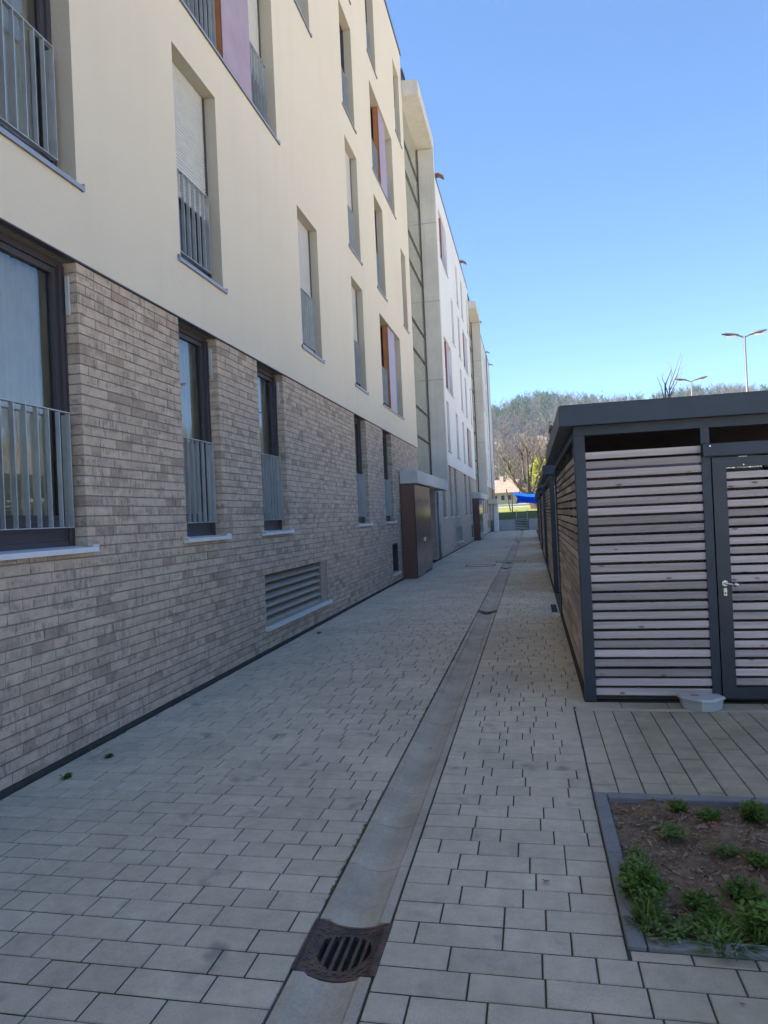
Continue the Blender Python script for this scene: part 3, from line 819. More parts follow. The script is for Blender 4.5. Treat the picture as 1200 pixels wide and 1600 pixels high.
def light_shaft(y0, y1, label):
    t = empty('light_shaft', (.36, (y0+y1)/2, 0), label, 'light shaft')
    MB().box(.26, .41, y0+1.1, y1, -.03, .006).build('slab', MT['gutter'], t)
    m = MB(); rect_frame_z(m, .26, .41, y0, y0+1.08, .02); m.build('frame', MT['zinc'], t)
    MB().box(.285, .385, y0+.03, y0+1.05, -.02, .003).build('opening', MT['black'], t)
def rect_frame_z(m, x0, x1, y0, y1, w):
    m.box(x0,x1,y0,y0+w,-.03,.01).box(x0,x1,y1-w,y1,-.03,.01).box(x0,x0+w,y0+w,y1-w,-.03,.01).box(x1-w,x1,y0+w,y1-w,-.03,.01)
light_shaft(12.6, 15.3, 'narrow shaft cover with pale slab in the gap between the first two sheds')

# ------------------------------------------------------------------ slatted sheds
def slat_mesh(lx, ly, lz):
    m = MB(); c = .004
    if lx > ly:
        m.loft([[(x,-ly/2,-lz/2+c),(x,-ly/2+c,-lz/2),(x,ly/2,-lz/2),(x,ly/2,lz/2),(x,-ly/2+c,lz/2),(x,-ly/2,lz/2-c)] for x in (-lx/2, lx/2)])
    else:
        m.loft([[(-lx/2,y,-lz/2+c),(-lx/2+c,y,-lz/2),(lx/2,y,-lz/2),(lx/2,y,lz/2),(-lx/2+c,y,lz/2),(-lx/2,y,lz/2-c)] for y in (-ly/2, ly/2)])
    me = bpy.data.meshes.new('slat'); me.from_pydata(m.v, [], m.f); return me
NS = 26; SP = (2.325-.045)/NS
def shed(y0, y1, label, detail):
    X0, X1 = .42, 3.75
    t = empty('slatted_shed', ((X0+X1)/2, (y0+y1)/2, 0), label, 'shed', 'slatted sheds along the alley')
    pw = .10
    def post(x, y, z1=2.47):
        MB().cbox(x, x+pw, y, y+pw, 0, z1, .004).build('post', MT['anth'], t)
    post(X0, y0); post(X0, y1-pw); post(X1-pw, y0); post(X1-pw, y1-pw)
    bm = MB(); bm.box(X0+.003,X1-.003,y0+.004,y0+pw,2.471,2.56).box(X0+.003,X1-.003,y1-pw,y1-.004,2.471,2.56).box(X0+.004,X0+pw-.004,y0+pw,y1-pw,2.471,2.56).box(X1-pw+.004,X1-.004,y0+pw,y1-pw,2.471,2.56)
    bm.build('head_beam', MT['anth'], t)
    # roof tray with deep fascia
    o = .13; fz0, fz1 = 2.555, 2.735
    m = MB(); x0, x1, a, b = X0-o, X1+o, y0-o, y1+o; th = .03
    m.box(x0,x1,a,a+th,fz0,fz1).box(x0,x1,b-th,b,fz0,fz1).box(x0,x0+th,a+th,b-th,fz0,fz1).box(x1-th,x1,a+th,b-th,fz0,fz1)
    m.box(x0+.012,x1-.012,a+.012,b-.012,fz1+.001,fz1+.012)
    rf = m.build('roof_fascia', MT['anth'], t)
    d = MB(); d.box(x0+th,x1-th,a+th,b-th,fz0+.06,fz0+.09)
    n = int((y1-y0)/.16)
    for k in range(n): d.box(x0+th,x1-th,a+.1+k*.16,a+.16+k*.16,fz0+.02,fz0+.061)
    d.build('roof_deck', MT['underroof'], rf)
    ceil = MB(); ceil.box(x0+th,X0+.002,a+th,b-th,fz0+.004,fz0+.016).box(X0+.002,x1-th,a+th,y0+.002,fz0+.004,fz0+.016); ceil.build('soffit', MT['anth'], rf)
    # front panel, door
    zc = lambda k: .045+SP*(k+.5)
    if detail:
        px0, px1 = X0+pw, 1.525
        me = slat_mesh(px1-px0, .022, SP-.023); me.materials.append(MT['woodf'])
        for k in range(NS):
            s_ = inst('slat', me, ((px0+px1)/2, y0+.035, zc(k)+random.gauss(0, .0012)), t); s_.rotation_euler = (0, random.gauss(0, .0011), 0)
        MB().box(px1+.001, px1+.075, y0+.012, y0+pw, 0, 2.47).build('door_post', MT['anth'], t)
        MB().cbox(px1+.004, 2.75, y0-.035, y0+.011, 2.205, 2.325, .006).build('lintel', MT['anth'], t)
        dx0, dx1 = px1+.085, 2.66; dz0, dz1 = .04, 2.195
        m = MB(); dy0, dy1 = y0+.002, y0+.05
        m.box(dx0,dx0+.115,dy0,dy1,dz0,dz1).box(dx1-.115,dx1,dy0,dy1,dz0,dz1).box(dx0+.115,dx1-.115,dy0,dy1,dz0,dz0+.10).box(dx0+.115,dx1-.115,dy0,dy1,dz1-.09,dz1)
        dr = m.build('door', MT['anthdoor'], t)
        nd = 23; sp = (dz1-.09-.03-dz0-.10)/nd
        me2 = slat_mesh(dx1-dx0-.23, .022, sp-.023); me2.materials.append(MT['woodf'])
        for k in range(nd): inst('slat', me2, ((dx0+dx1)/2, y0+.04, dz0+.10+sp*(k+.5)), dr)
        hx = dx0+.058
        MB().tube([(hx,dy0-.001,1.07),(hx,dy0-.012,1.07)], .026, 14).build('handle_rose', MT['steel'], dr)
        MB().tube([(hx,dy0-.012,1.07),(hx,dy0-.05,1.07),(hx+.02,dy0-.06,1.068),(hx+.055,dy0-.06,1.062)], [.010,.010,.012,.009], 10).build('handle_neck', MT['steel'], dr)
        k = MB(); rings = []
        for j in range(9):
            a_ = math.pi*j/8; rings.append([(hx+.078-.024*math.cos(a_), dy0-.06+.021*math.sin(a_)*math.cos(q)+1e-5*j, 1.06+.021*max(.02, math.sin(a_))*math.sin(q)) for q in np.linspace(0, 2*math.pi, 12, endpoint=False)])
        k.loft(rings); k.build('knob', MT['steel'], dr, True)
        MB().cbox(hx-.016, hx+.016, dy0-.008, dy0-.001, .955, 1.03, .003).build('lock_plate', MT['steel'], dr)
        MB().box(hx-.004, hx+.004, dy0-.0095, dy0-.0082, .972, .99).build('keyhole', MT['black'], dr)
        MB().box(dx0+.22, dx0+.29, dy0-.006, dy0-.0005, 2.19, 2.198).build('closer_clip', MT['shutter'], dr)
        MB().tube([(px1+.065, y0-.036, 2.30),(px1+.065, y0-.042, 2.30)], .007, 8).build('bolt', MT['steel'], t)
        MB().tube([(dx0+.26, dy0-.0005, 2.12),(dx0+.26, dy0-.006, 2.12)], .006, 8).build('bolt', MT['steel'], t)
        qx0 = dx1+.01
        MB().box(qx0, qx0+.075, y0+.012, y0+pw, 0, 2.47).build('door_post', MT['anth'], t)
        me3 = slat_mesh(X1-pw-qx0-.076, .022, SP-.023); me3.materials.append(MT['woodf'])
        for k in range(NS): inst('slat', me3, ((X1-pw+qx0+.076)/2, y0+.035, zc(k)), t)
        npan = 5
    else:
        me = slat_mesh(X1-X0-2*pw, .022, SP-.023); me.materials.append(MT['woodf'])
        for k in range(NS): inst('slat', me, ((X1+X0)/2, y0+.035, zc(k)), t)
        npan = 2
    # side toward the alley
    L = (y1-y0-2*pw)/npan
    me4 = slat_mesh(.022, L-.018, SP-.023); me4.materials.append(MT['woods'])
    for j in range(npan):
        yc = y0+pw+L*(j+.5)
        for k in range(NS):
            s_ = inst('slat', me4, (X0+.03+random.uniform(0, .004), yc, zc(k)+random.gauss(0, .0012)), t)
        if j: MB().box(X0+.046, X0+.09, yc-L/2-.025, yc-L/2+.025, .02, 2.47).build('stud', MT['anth'], t)
    # rear and far side closed by boards: keep the inside dark
    bk = MB(); 
    for k in range(NS): bk.box(X0+pw, X1-pw, y1-.05, y1-.03, zc(k)-SP*.499, zc(k)+SP*.499); bk.box(X1-.05, X1-.03, y0+pw, y1-pw, zc(k)-SP*.499, zc(k)+SP*.499)
    bk.build('rear_boarding', MT['woods'], t, kind='stuff')
    MB().quad((X0+.1,y0+.1,.003),(X1-.1,y0+.1,.003),(X1-.1,y1-.1,.003),(X0+.1,y1-.1,.003)).build('floor', MT['gutter'], t)
    return t
SHED_Y = [(6.78, 12.25), (15.6, 21.3), (24.4, 30.1), (33.2, 38.9), (42, 47.7)]
SL = ['slatted grey timber shed with dark metal frame and a lockable door', 'second slatted shed along the alley with dry seed heads on its roof', 'third slatted shed along the alley, beyond the one with seed heads', 'fourth slatted shed along the alley', 'last slatted shed along the alley toward the blue sail']
for i, (a, b) in enumerate(SHED_Y): shed(a, b, SL[i], i == 0)

# bait box at the shed foot
t = empty('bait_box', (1.37, 6.5, 0), 'grey plastic bait box with red sticker at the shed door post', 'bait box')
def octo(s, z, dx=0):
    X, Y = 1.385, 6.575
    pts = [(-.185,.09),(.165,.09),(.19,.0),(.07,-.13),(-.03,-.135),(-.175,.0)]
    return [(X+x*s, Y+y*s, z) for x, y in reversed(pts)]
MB().loft([octo(.86, .004), octo(.93, .084)]).build('tray', MT['trap'], t)
MB().loft([octo(.99, .085), octo(1.02, .09), octo(1.0, .104), octo(.93, .112)]).build('lid', MT['trap'], t)
MB().loft([[(1.335+.04*math.cos(q), 6.605+.022*math.sin(q), z) for q in np.linspace(0, 2*math.pi, 14, endpoint=False)] for z in (.1121, .1135)]).build('sticker', MT['red'], t)
MB().loft([[(1.30+.022*math.cos(q)*k, 6.4425+.0*k, .045+.03*math.sin(q)*k) for q in np.linspace(0, 2*math.pi, 10, endpoint=False)] for k in (1, .98)])

# ------------------------------------------------------------------ planting bed
bx1 = 3.6; kw = .075
sm = MB(); NX, NY = 90, 46
def soilz(x, y):
    return -.012 + .02*math.sin(x*3.1+1)*math.sin(y*4.2) + .012*math.sin(x*11+y*7) + .008*math.sin(x*23-y*17)
gx = np.linspace(PL[0]+kw, bx1-kw, NX); gy = np.linspace(PL[1]+kw, PL[2]-kw, NY)
hz = np.array([[soilz(x, y) + rng.normal(0, .004) for y in gy] for x in gx])
V = np.array([(gx[i], gy[j], hz[i, j]) for i in range(NX) for j in range(NY)])
Q = np.array([(i*NY+j, (i+1)*NY+j, (i+1)*NY+j+1, i*NY+j+1) for i in range(NX-1) for j in range(NY-1)])
bedo = structure(np_mesh('planting_bed', V, Q, MT['soil'], smooth=True))
def kerbrun(x0, x1, y0, y1, along):
    a, b = (x0, x1) if along == 'x' else (y0, y1)
    n = max(1, round((b-a)/1.0)); L = (b-a)/n
    for k in range(n):
        m = MB()
        if along == 'x': m.cbox(a+k*L+.002, a+(k+1)*L-.002, y0, y1, -.1, .016, .006)
        else: m.cbox(x0, x1, a+k*L+.002, a+(k+1)*L-.002, -.1, .016, .006)
        m.build('kerb_stone', MT['kerb'], bedo)
kerbrun(PL[0], PL[0]+kw, PL[1], PL[2], 'y'); kerbrun(PL[0]+kw+.003, bx1, PL[1], PL[1]+kw, 'x'); kerbrun(PL[0]+kw+.003, bx1, PL[2]-kw, PL[2], 'x')
# clods and mulch
VV, QQ = [], []
n0 = 0
for k in range(6500):
    x = rng.uniform(PL[0]+kw+.01, 2.2); y = rng.uniform(PL[1]+kw+.01, PL[2]-kw-.01); s = rng.gamma(2, .0019)+.0015
    z = soilz(x, y)
    A = rng.normal(0, 1, (4, 3))*s*np.array([1.3, 1.3, .7])
    VV.append(A+np.array([x, y, z+s*.4])); QQ.append(np.array([(0,1,2),(0,2,3),(0,3,1),(1,3,2)])+n0); n0 += 4
tag(np_mesh('soil_clods', np.vstack(VV), np.vstack(QQ), MT['mulch'], None, 'stuff'), 'loose brown clods and bark bits on the planting bed', 'soil')

def leafy(name, c, rad, hgt, nst, lsz, mat, label, group=None, cat='weed', grassy=False):
    """a clump: stems rising and spreading, small folded leaves along each"""
    V, Q = [], []; n = 0
    c = np.array(c)
    for s_ in range(nst):
        az = rng.uniform(0, 2*math.pi); r0 = rad*.35*math.sqrt(rng.uniform()); r1 = rad*rng.uniform(.3, 1.05); h = hgt*rng.uniform(.45, 1.1)*(1.15-.5*r1/rad)
        b = c+np.array([r0*math.cos(az), r0*math.sin(az), -.005]); az2 = az+rng.normal(0, .5)
        tip = c+np.array([r1*math.cos(az2), r1*math.sin(az2), h])
        nl = 2 if grassy else max(5, int(h/.014))
        if grassy:
            side = np.array([-math.sin(az2), math.cos(az2), 0])*lsz*.16
            mid = (b+tip)/2+np.array([0, 0, h*.22])
            V += [b-side, b+side, mid+side*.8, mid-side*.8, tip, tip]; Q += [(n, n+1, n+2, n+3), (n+3, n+2, n+4, n+5)]; n += 6
            continue
        for k in range(nl):
            f = (k+.6)/nl; p = b+(tip-b)*f + np.array([0, 0, h*.25*math.sin(f*math.pi)])
            a = rng.uniform(0, 2*math.pi); L = lsz*rng.uniform(.6, 1.2)*(1.1-.4*f); up = rng.uniform(-.1, .8)
            d = np.array([math.cos(a), math.sin(a), up]); d /= np.linalg.norm(d); w = np.cross(d, [0, 0, 1]); w = w/np.linalg.norm(w)*L*.3
            mid = p+d*L*.5
            V += [p, mid+w+np.array([0, 0, .1*L]), p+d*L, mid-w+np.array([0, 0, .1*L])]; Q.append((n, n+1, n+2, n+3)); n += 4
        w = np.array([-.0012, .0012, 0]); V += [b-w, b+w, tip+w*.6, tip-w*.6]; Q.append((n, n+1, n+2, n+3)); n += 4
    o = np_mesh(name, np.array(V), np.array(Q), mat)
    tag(o, label, cat, group); return o
WG = 'weeds growing in the planting bed'
def on0(px, py, z=0.02):
    d = CR*(px-600)/1100 + CU*(800-py)/1100 + F; k = (z-CAMZ)/d[2]
    return (d[0]*k, d[1]*k, z-.02)
for (px, py, r, h, n, ls, mt, lab) in [
    (1003, 1400, .13, .12, 110, .040, 'weed', 'tall dense weed clump against the left kerb of the planting bed'),
    (1040, 1452, .13, .05, 80, .034, 'weed2', 'low weed mat in the near corner of the planting bed'),
    (1095, 1412, .10, .055, 65, .034, 'weed', 'rounded weed tuft in the middle of the planting bed'),
    (1058, 1262, .07, .06, 60, .026, 'weed', 'small leafy weed at the far kerb nearest the bed corner'),
    (1050, 1300, .10, .05, 70, .028, 'weed2', 'spreading pale weed on bare soil below the far kerb'),
    (1110, 1275, .09, .06, 70, .026, 'weed', 'weed patch by the far kerb beside the red wrapper'),
    (1178, 1275, .11, .10, 100, .03, 'weed', 'upright weed standing before the far kerb with tall shoots'),
    (1135, 1325, .10, .035, 50, .022, 'weed2', 'thin creeping weed on the dark soil patch'),
    (1165, 1395, .13, .05, 75, .034, 'weed', 'broad weed mat in the right half of the bed'),
    (1188, 1445, .10, .09, 60, .05, 'weed', 'bushy weed by the near kerb in the right half of the bed'),
    (1115, 1462, .11, .035, 50, .03, 'weed2', 'low weed strip along the near kerb'),
    (1190, 1345, .10, .05, 60, .028, 'weed', 'weed patch beyond the broad mat in the right half'),
    (988, 1370, .08, .11, 60, .034, 'weed2', 'upright weed shoots rising beside the left kerb')]:
    leafy('weed', on0(px, py), r, h, n, ls, MT[mt], lab, WG)
for k in range(9):                                       # massed growth along the left and near kerbs
    fx = PL[0]+kw+.06+k*.145+random.uniform(-.03, .03); leafy('weed', (fx, PL[1]+kw+.05+abs(random.gauss(0, .05)), 0), random.uniform(.07, .11), random.uniform(.04, .085), 60, .022, MT[random.choice(['weed', 'weed2', 'weed2'])], 'fine weed clump in the growth massed along the near kerb', 'fine weeds along the near kerb')
for k in range(4):
    leafy('weed', (PL[0]+kw+.05+random.uniform(0, .05), PL[1]+.28+k*.15, 0), random.uniform(.06, .09), random.uniform(.06, .12), 60, .022, MT[random.choice(['weed', 'weed2'])], 'fine weed clump in the growth massed along the left kerb', 'fine weeds along the left kerb')
for (px, py, r, h, n, lab) in [(1130, 1470, .2, .08, 120, 'grass tuft beside the near kerb of the bed'), (1192, 1460, .15, .10, 120, 'long grass tuft at the bushy weed'), (1010, 1440, .12, .11, 90, 'grass blades between the tall clump and the corner')]:
    leafy('grass_tuft', on0(px, py), r, h, n, .03, MT['weed'], lab, WG, 'grass', True)
for i, (px, py, r, lab) in enumerate([(104, 1212, .05, 'small green weed in the paving by the brick wall base'), (170, 1180, .028, 'tiny weed in the paving just beyond the wall weed'), (498, 988, .05, 'little weed tuft below the big louvre vent')]):
    leafy('weed', on0(px, py), r, .03, 16, .03, MT['weed'], lab, 'weeds in the paving joints')
# moss and sprouts in the joints along the gutter and shed foot (uncountable)
VV, QQ, n0 = [], [], 0
def sprout(x, y, s):
    global n0
    for q in range(5):
        a = rng.uniform(0, 6.28); d = np.array([math.cos(a), math.sin(a), rng.uniform(.3, 1)])*s*rng.uniform(.5, 1.2); w = np.array([-math.sin(a), math.cos(a), 0])*s*.25
        p = np.array([x, y, -.004])+rng.normal(0, s*.3, 3)*np.array([1, 1, 0])
        VV.append(np.array([p, p+d*.5+w, p+d, p+d*.5-w])); QQ.append(np.array([(0,1,2,3)])+n0); n0 += 4
for k in range(1000):
    y = 2+rng.gamma(1.4, 4.); 
    if math.sin(y*2.1)+math.sin(y*.83+1) > -.1: sprout(G0-.008+rng.normal(0, .004), y, rng.uniform(.004, .014))
for k in range(500): 
    y = rng.uniform(6.9, 40)
    if math.sin(y*3.3)+math.sin(y*1.37) > -.4: sprout(.40-abs(rng.normal(0, .03)), y, rng.uniform(.006, .022))
for k in range(160):
    y = 3+rng.gamma(1.6, 5.); sprout(-3.61+abs(rng.normal(0, .02)), y, rng.uniform(.005, .016))
for k in range(420):
    x, y, lx, ly = pieces[rng.integers(0, 900)]
    sprout(x+lx/2+.003, y+rng.uniform(-ly/2, ly/2), rng.uniform(.002, .006))
tag(np_mesh('joint_moss', np.vstack(VV), np.vstack(QQ), MT['weed'], None, 'stuff'), 'moss and sprouts in the paving joints', 'moss')

def dry_leaf(px, py, s, label, mat='dryleaf', cat='leaf', z=.012):
    x, y, _ = on0(px, py, z); m = MB(); a = random.random()*6; pts = []
    for k in range(10):
        q = 2*math.pi*k/10; r = s*(1 if k % 2 == 0 else .55)
        pts.append((x+r*math.cos(q+a), y+r*math.sin(q+a)*.7, z-.006+random.uniform(0, s*.5)))
    for k in range(10): m.tri((x, y, z), pts[k], pts[(k+1) % 10])
    tag(m.build('dry_leaf' if cat == 'leaf' else 'wrapper', MT[mat], None), label, cat)
dry_leaf(853, 1376, .024, 'crumpled brown leaf on the paving left of the planting bed')
dry_leaf(1160, 1567, .012, 'small dark leaf scrap on the paving before the planting bed')
dry_leaf(1086, 1304, .03, 'curled orange leaf on the soil below the wrapper')
dry_leaf(1115, 1285, .022, 'crumpled red sweet wrapper among the weeds', 'red', 'wrapper', .03)
dry_leaf(672, 1168, .016, 'pale leaf scrap lying in the gutter')
dry_leaf(1030, 1402, .03, 'pale dry blade beside the tall weed clump')

# ------------------------------------------------------------------ roof growth on sheds, sapling
def seed_head(base, top, label):
    t = empty('dry_plant', base, label, 'dry plant', 'dry seed heads on the second shed roof')
    MB().tube([base, top], [.012, .006], 6).build('stem', MT['bark'], t)
    V, Q, n = [], [], 0
    for k in range(420):
        f = rng.uniform(.32, 1); p = np.array(base)+(np.array(top)-np.array(base))*f+rng.normal(0, .045+.015*math.sin(f*9), 3)
        A = rng.normal(0, .022, (3, 3)); V.append(A+p); Q.append(np.array([(0,1,2)])+n); n += 3
    np_mesh('seed_head', np.vstack(V), np.vstack(Q), MT['dryflower'], t, 'stuff')
seed_head(tuple(at(853, 732, 16.4)), at(867, 660, 16.4), 'tall dark dry seed head leaning on the second shed roof edge')
seed_head(tuple(at(862, 732, 17.0)), at(866, 690, 17.0), 'shorter dry seed head beside the tall one on the shed roof')
V, Q, n = [], [], 0
for k in range(900):
    x = rng.uniform(.4, 3.6); y = 6.72+abs(rng.normal(0, .25)); s = rng.uniform(.004, .011)
    if math.sin(x*5.1)+math.sin(x*2.3+1) < .1: continue
    V.append(np.array([x, y, 2.748+rng.uniform(0, .012)])+rng.normal(0, s, (3, 3))); Q.append(np.array([(0,1,2)])+n); n += 3
tag(np_mesh('roof_sedum', np.vstack(V), np.vstack(Q), MT['dryleaf'], None, 'stuff'), 'reddish sedum growth along the front edge of the first shed roof', 'roof plants')

def branch(m, p, d, L, r, depth, rnd, up=.25, kids=(2, 4), twigs=None):
    n = 4; pts = [p.copy()]; rad = [r]
    for k in range(n):
        d = (d + Vector((rnd.gauss(0, .16), rnd.gauss(0, .16), rnd.gauss(0, .1)+up*.25))).normalized()
        p = p+d*(L/n); pts.append(p.copy()); rad.append(r*(1-.42*(k+1)/n))
    m.tube(pts, rad, 7 if r > .05 else 5 if r > .015 else 3, depth == 0)
    if depth > 0:
        for c in range(rnd.randint(*kids)):
            i = rnd.randint(2, n); a = Vector((rnd.gauss(0, 1), rnd.gauss(0, 1), rnd.gauss(.2, .5))).normalized()
            branch(m, pts[i], (d*.75+a*.7).normalized(), L*rnd.uniform(.5, .78), rad[i]*rnd.uniform(.5, .72), depth-1, rnd, up, kids)
        branch(m, pts[-1], d, L*.72, rad[-1]*.9, depth-1, rnd, up, kids)
rr = random.Random(5)
sp = at(1039, 640, 21.); t = empty('bare_sapling', (sp.x, sp.y, 0), 'thin bare sapling rising behind the first shed roof', 'sapling')
m = MB(); m.tube([(sp.x,21,0),(sp.x,21,2.6),sp], [.035,.03,.022], 7); m.build('trunk', MT['timber'], t)
m = MB()
for k in range(9):
    d = Vector((rr.uniform(-.05, .55), rr.gauss(0, .2), 1)).normalized(); q = Vector((sp.x, 21, 3.9+k*.14+.4))
    branch(m, Vector((sp.x+.02*k, 21, 4.2+k*.10)), d, rr.uniform(.4, .7), .017, 1, rr, .5, (1, 2))
m.tube([sp, at(1040, 600, 21), at(1049, 578, 21)], [.026,.02,.012], 5); m.build('crown', MT['timber'], t)

# lamps
def street_lamp(px, py, Y, label):
    p = at(px, py, Y); t = empty('street_lamp', (p.x, Y, 0), label, 'street lamp', 'double headed lamps of the car park')
    MB().tube([(p.x,Y,-.05),(p.x,Y,1.2),(p.x,Y,1.25),(p.x,Y,p.z)], [.08,.08,.06,.045], 10).build('pole', MT['lamp'], t, True)
    for s in (-1, 1):
        a = MB().tube([(p.x,Y,p.z-.06),(p.x+s*.16,Y,p.z+.02),(p.x+s*.22,Y,p.z+.03)], .03, 8).build('arm', MT['lamp'], t)
        q = MB(); rings = []
        for x, wd, hh in ((.2,.05,.03),(.28,.10,.05),(.5,.135,.06),(.72,.12,.05),(.82,.06,.025)):
            cx, cz = p.x+s*x, p.z+.02+x*.17
            rings.append([(cx,Y+wd*math.cos(v),cz+hh*math.sin(v)) for v in np.linspace(0, 2*math.pi, 10, endpoint=False)])
        q.loft(rings if s > 0 else rings[::-1]); h = q.build('lamp_head', MT['lamp'], t, True)
        MB().box(min(p.x+s*.34,p.x+s*.68),max(p.x+s*.34,p.x+s*.68),Y-.09,Y+.09,p.z+.02,p.z+.045).build('diffuser', MT['white_'], h)
street_lamp(1163, 525, 30, 'tall double headed street lamp, nearer of the two beyond the shed roof')
street_lamp(1080, 595, 40, 'double headed street lamp standing low over the shed roof near the sapling')

# ------------------------------------------------------------------ far end of the alley
YE = 66.2
wl = empty('retaining_wall', (-1.5, YE, 0), 'grey concrete retaining wall closing the alley beside the steps', 'wall')
SX0, SX1 = at(805, 815, YE).x, at(826, 815, YE).x
MB().box(-3.62, SX0-.01, YE, YE+.25, -.03, 1.03).build('wall_panel', MT['farwall'], wl)
MB().box(SX1+.01, 7.0, YE, YE+.25, -.03, 1.03).build('wall_panel', MT['farwall'], wl)
MB().box(-3.6, -2.2, YE-.03, YE-.001, .0, .9).build('recess_panel', MT['farwall'], wl)
st = empty('stairway', ((SX0+SX1)/2, YE, 0), 'dark stone steps climbing through the retaining wall to the lawn', 'steps')
for k in range(7):
    ya_, yb_, zt_ = YE+.02+k*.3, YE+.02+(k+1)*.3, .147*(k+1)-.01
    m = MB(); m.box(SX0, SX1, ya_+.03, yb_+.03, -.03 if k == 0 else zt_-.3, zt_-.045); m.mi = 1; m.box(SX0, SX1, ya_, yb_+.028, zt_-.044, zt_)
    m.build('step', [MT['timber'], MT['conc']], st)
hr = empty('handrail', (SX1-.12, YE, 0), 'thin steel handrail beside the dark stone steps', 'handrail')
MB().tube([(SX1-.1,YE+.1,0),(SX1-.1,YE+.1,.95),(SX1-.1,YE+2.4,1.95),(SX1-.1,YE+2.4,1.0)], .022, 6).build('rail', MT['zinc'], hr)
hr2 = empty('handrail', (SX0+.12, YE, 0), 'thin steel handrail beside the wall recess', 'handrail')
MB().tube([(SX0+.1,YE+.1,0),(SX0+.1,YE+.1,.95),(SX0+.1,YE+2.4,1.95),(SX0+.1,YE+2.4,1.0)], .022, 6).build('rail', MT['zinc'], hr2)

def terrain(az, r):
    """hill height; az degrees clockwise from +Y"""
    top = 43 - 5.5*max(0, min(1, (az-1)/9)) + 1.8*math.sin(az*.5+1) + 2.2*math.sin(az*.17)
    top += 9*max(0, min(1, (az-28)/30))
    s = max(0, min(1, (r-125)/(345-125))); s = s*s*(3-2*s)
    return 2.6 + (top-2.6)*s
lm = MB()
ys = [YE+.25, YE+2.15, 72, 76, 80, 84, 90, 100, 112, 128, 150]; zz = [.99, .99, 1.12, 1.42, 1.76, 2.04, 2.28, 2.4, 2.45, 2.5, 2.6]
xs = [-60,-20,-3.66,SX0-.005,SX1+.005,7,20,60,120]
for i in range(len(ys)-1):
    for j in range(len(xs)-1):
        if i == 0 and j == 3: continue
        if xs[j] < -3.7 and ys[i] < 80: continue
        lm.quad((xs[j],ys[i],zz[i]),(xs[j+1],ys[i],zz[i]),(xs[j+1],ys[i+1],zz[i+1]),(xs[j],ys[i+1],zz[i+1]))
lm.quad((7,YE+.25,-.09),(120,YE+.25,-.09),(120,YE+.25,.99),(7,YE+.25,.99))
structure(lm.build('lawn', MT['grassg']))
hm = []; AZ = np.arange(-40, 126, 2.); RR = np.array([122, 135, 150, 170, 190, 215, 240, 270, 300, 330, 352, 366])
hv = np.array([(r*math.sin(R_(a)), r*math.cos(R_(a)), terrain(a, r) - (2.2 if r == 122 else 0)) for a in AZ for r in RR])
hq = np.array([(i*len(RR)+j, (i+1)*len(RR)+j, (i+1)*len(RR)+j+1, i*len(RR)+j+1) for i in range(len(AZ)-1) for j in range(len(RR)-1)])
structure(np_mesh('hill', hv, hq, MT['hill'], smooth=True))

# low wall at the top of the lawn
lw = empty('low_wall', (-3, 92, 2.3), 'low white garden wall at the top of the lawn', 'wall')
MB().box(-9, 4.5, 92, 92.3, 2.2, 2.62).build('wall_body', MT['white_'], lw); MB().box(-9.05, 4.55, 91.96, 92.34, 2.62, 2.69).build('coping', MT['conc'], lw)

# sail and its posts
def leanpost(p0, p1, Y, label, r=.07):
    a, b = at(*p0, Y), at(*p1, Y); a.z = 1.72
    tag(MB().tube([a, b], r, 8).build('sail_post', MT['timber'], None), label, 'post', 'posts of the shade sail')
leanpost((798, 806), (791, 764), 80.5, 'leaning dark timber post left of the blue sail')
leanpost((801, 806), (799.3, 769), 79.5, 'thinner dark post at the corner of the blue sail')
sv = MB(); C = [at(799, 769, 79.5), at(840, 772, 79.8), at(840, 787, 77.6), at(806, 786.5, 77.6)]
N = 14
def sail(u, v):
    uu = u + (.14*math.sin(math.pi*v))*(1-u)             # hollow-cut left edge
    vv = v + .06*math.sin(math.pi*u)*(1-2*v)
    p = (C[0]*(1-uu)+C[1]*uu)*(1-vv)+(C[3]*(1-uu)+C[2]*uu)*vv
    return p - Vector((0, 0, .12*math.sin(math.pi*u)*math.sin(math.pi*v)))
for i in range(N):
    for j in range(N): sv.quad(sail(i/N, j/N), sail((i+1)/N, j/N), sail((i+1)/N, (j+1)/N), sail(i/N, (j+1)/N))
sh = sv.build('shade_sail', MT['blue'], None); tag(sh, 'bright blue shade sail stretched above the far steps', 'shade sail')
so = sh.modifiers.new('solid', 'SOLIDIFY'); so.thickness = .006

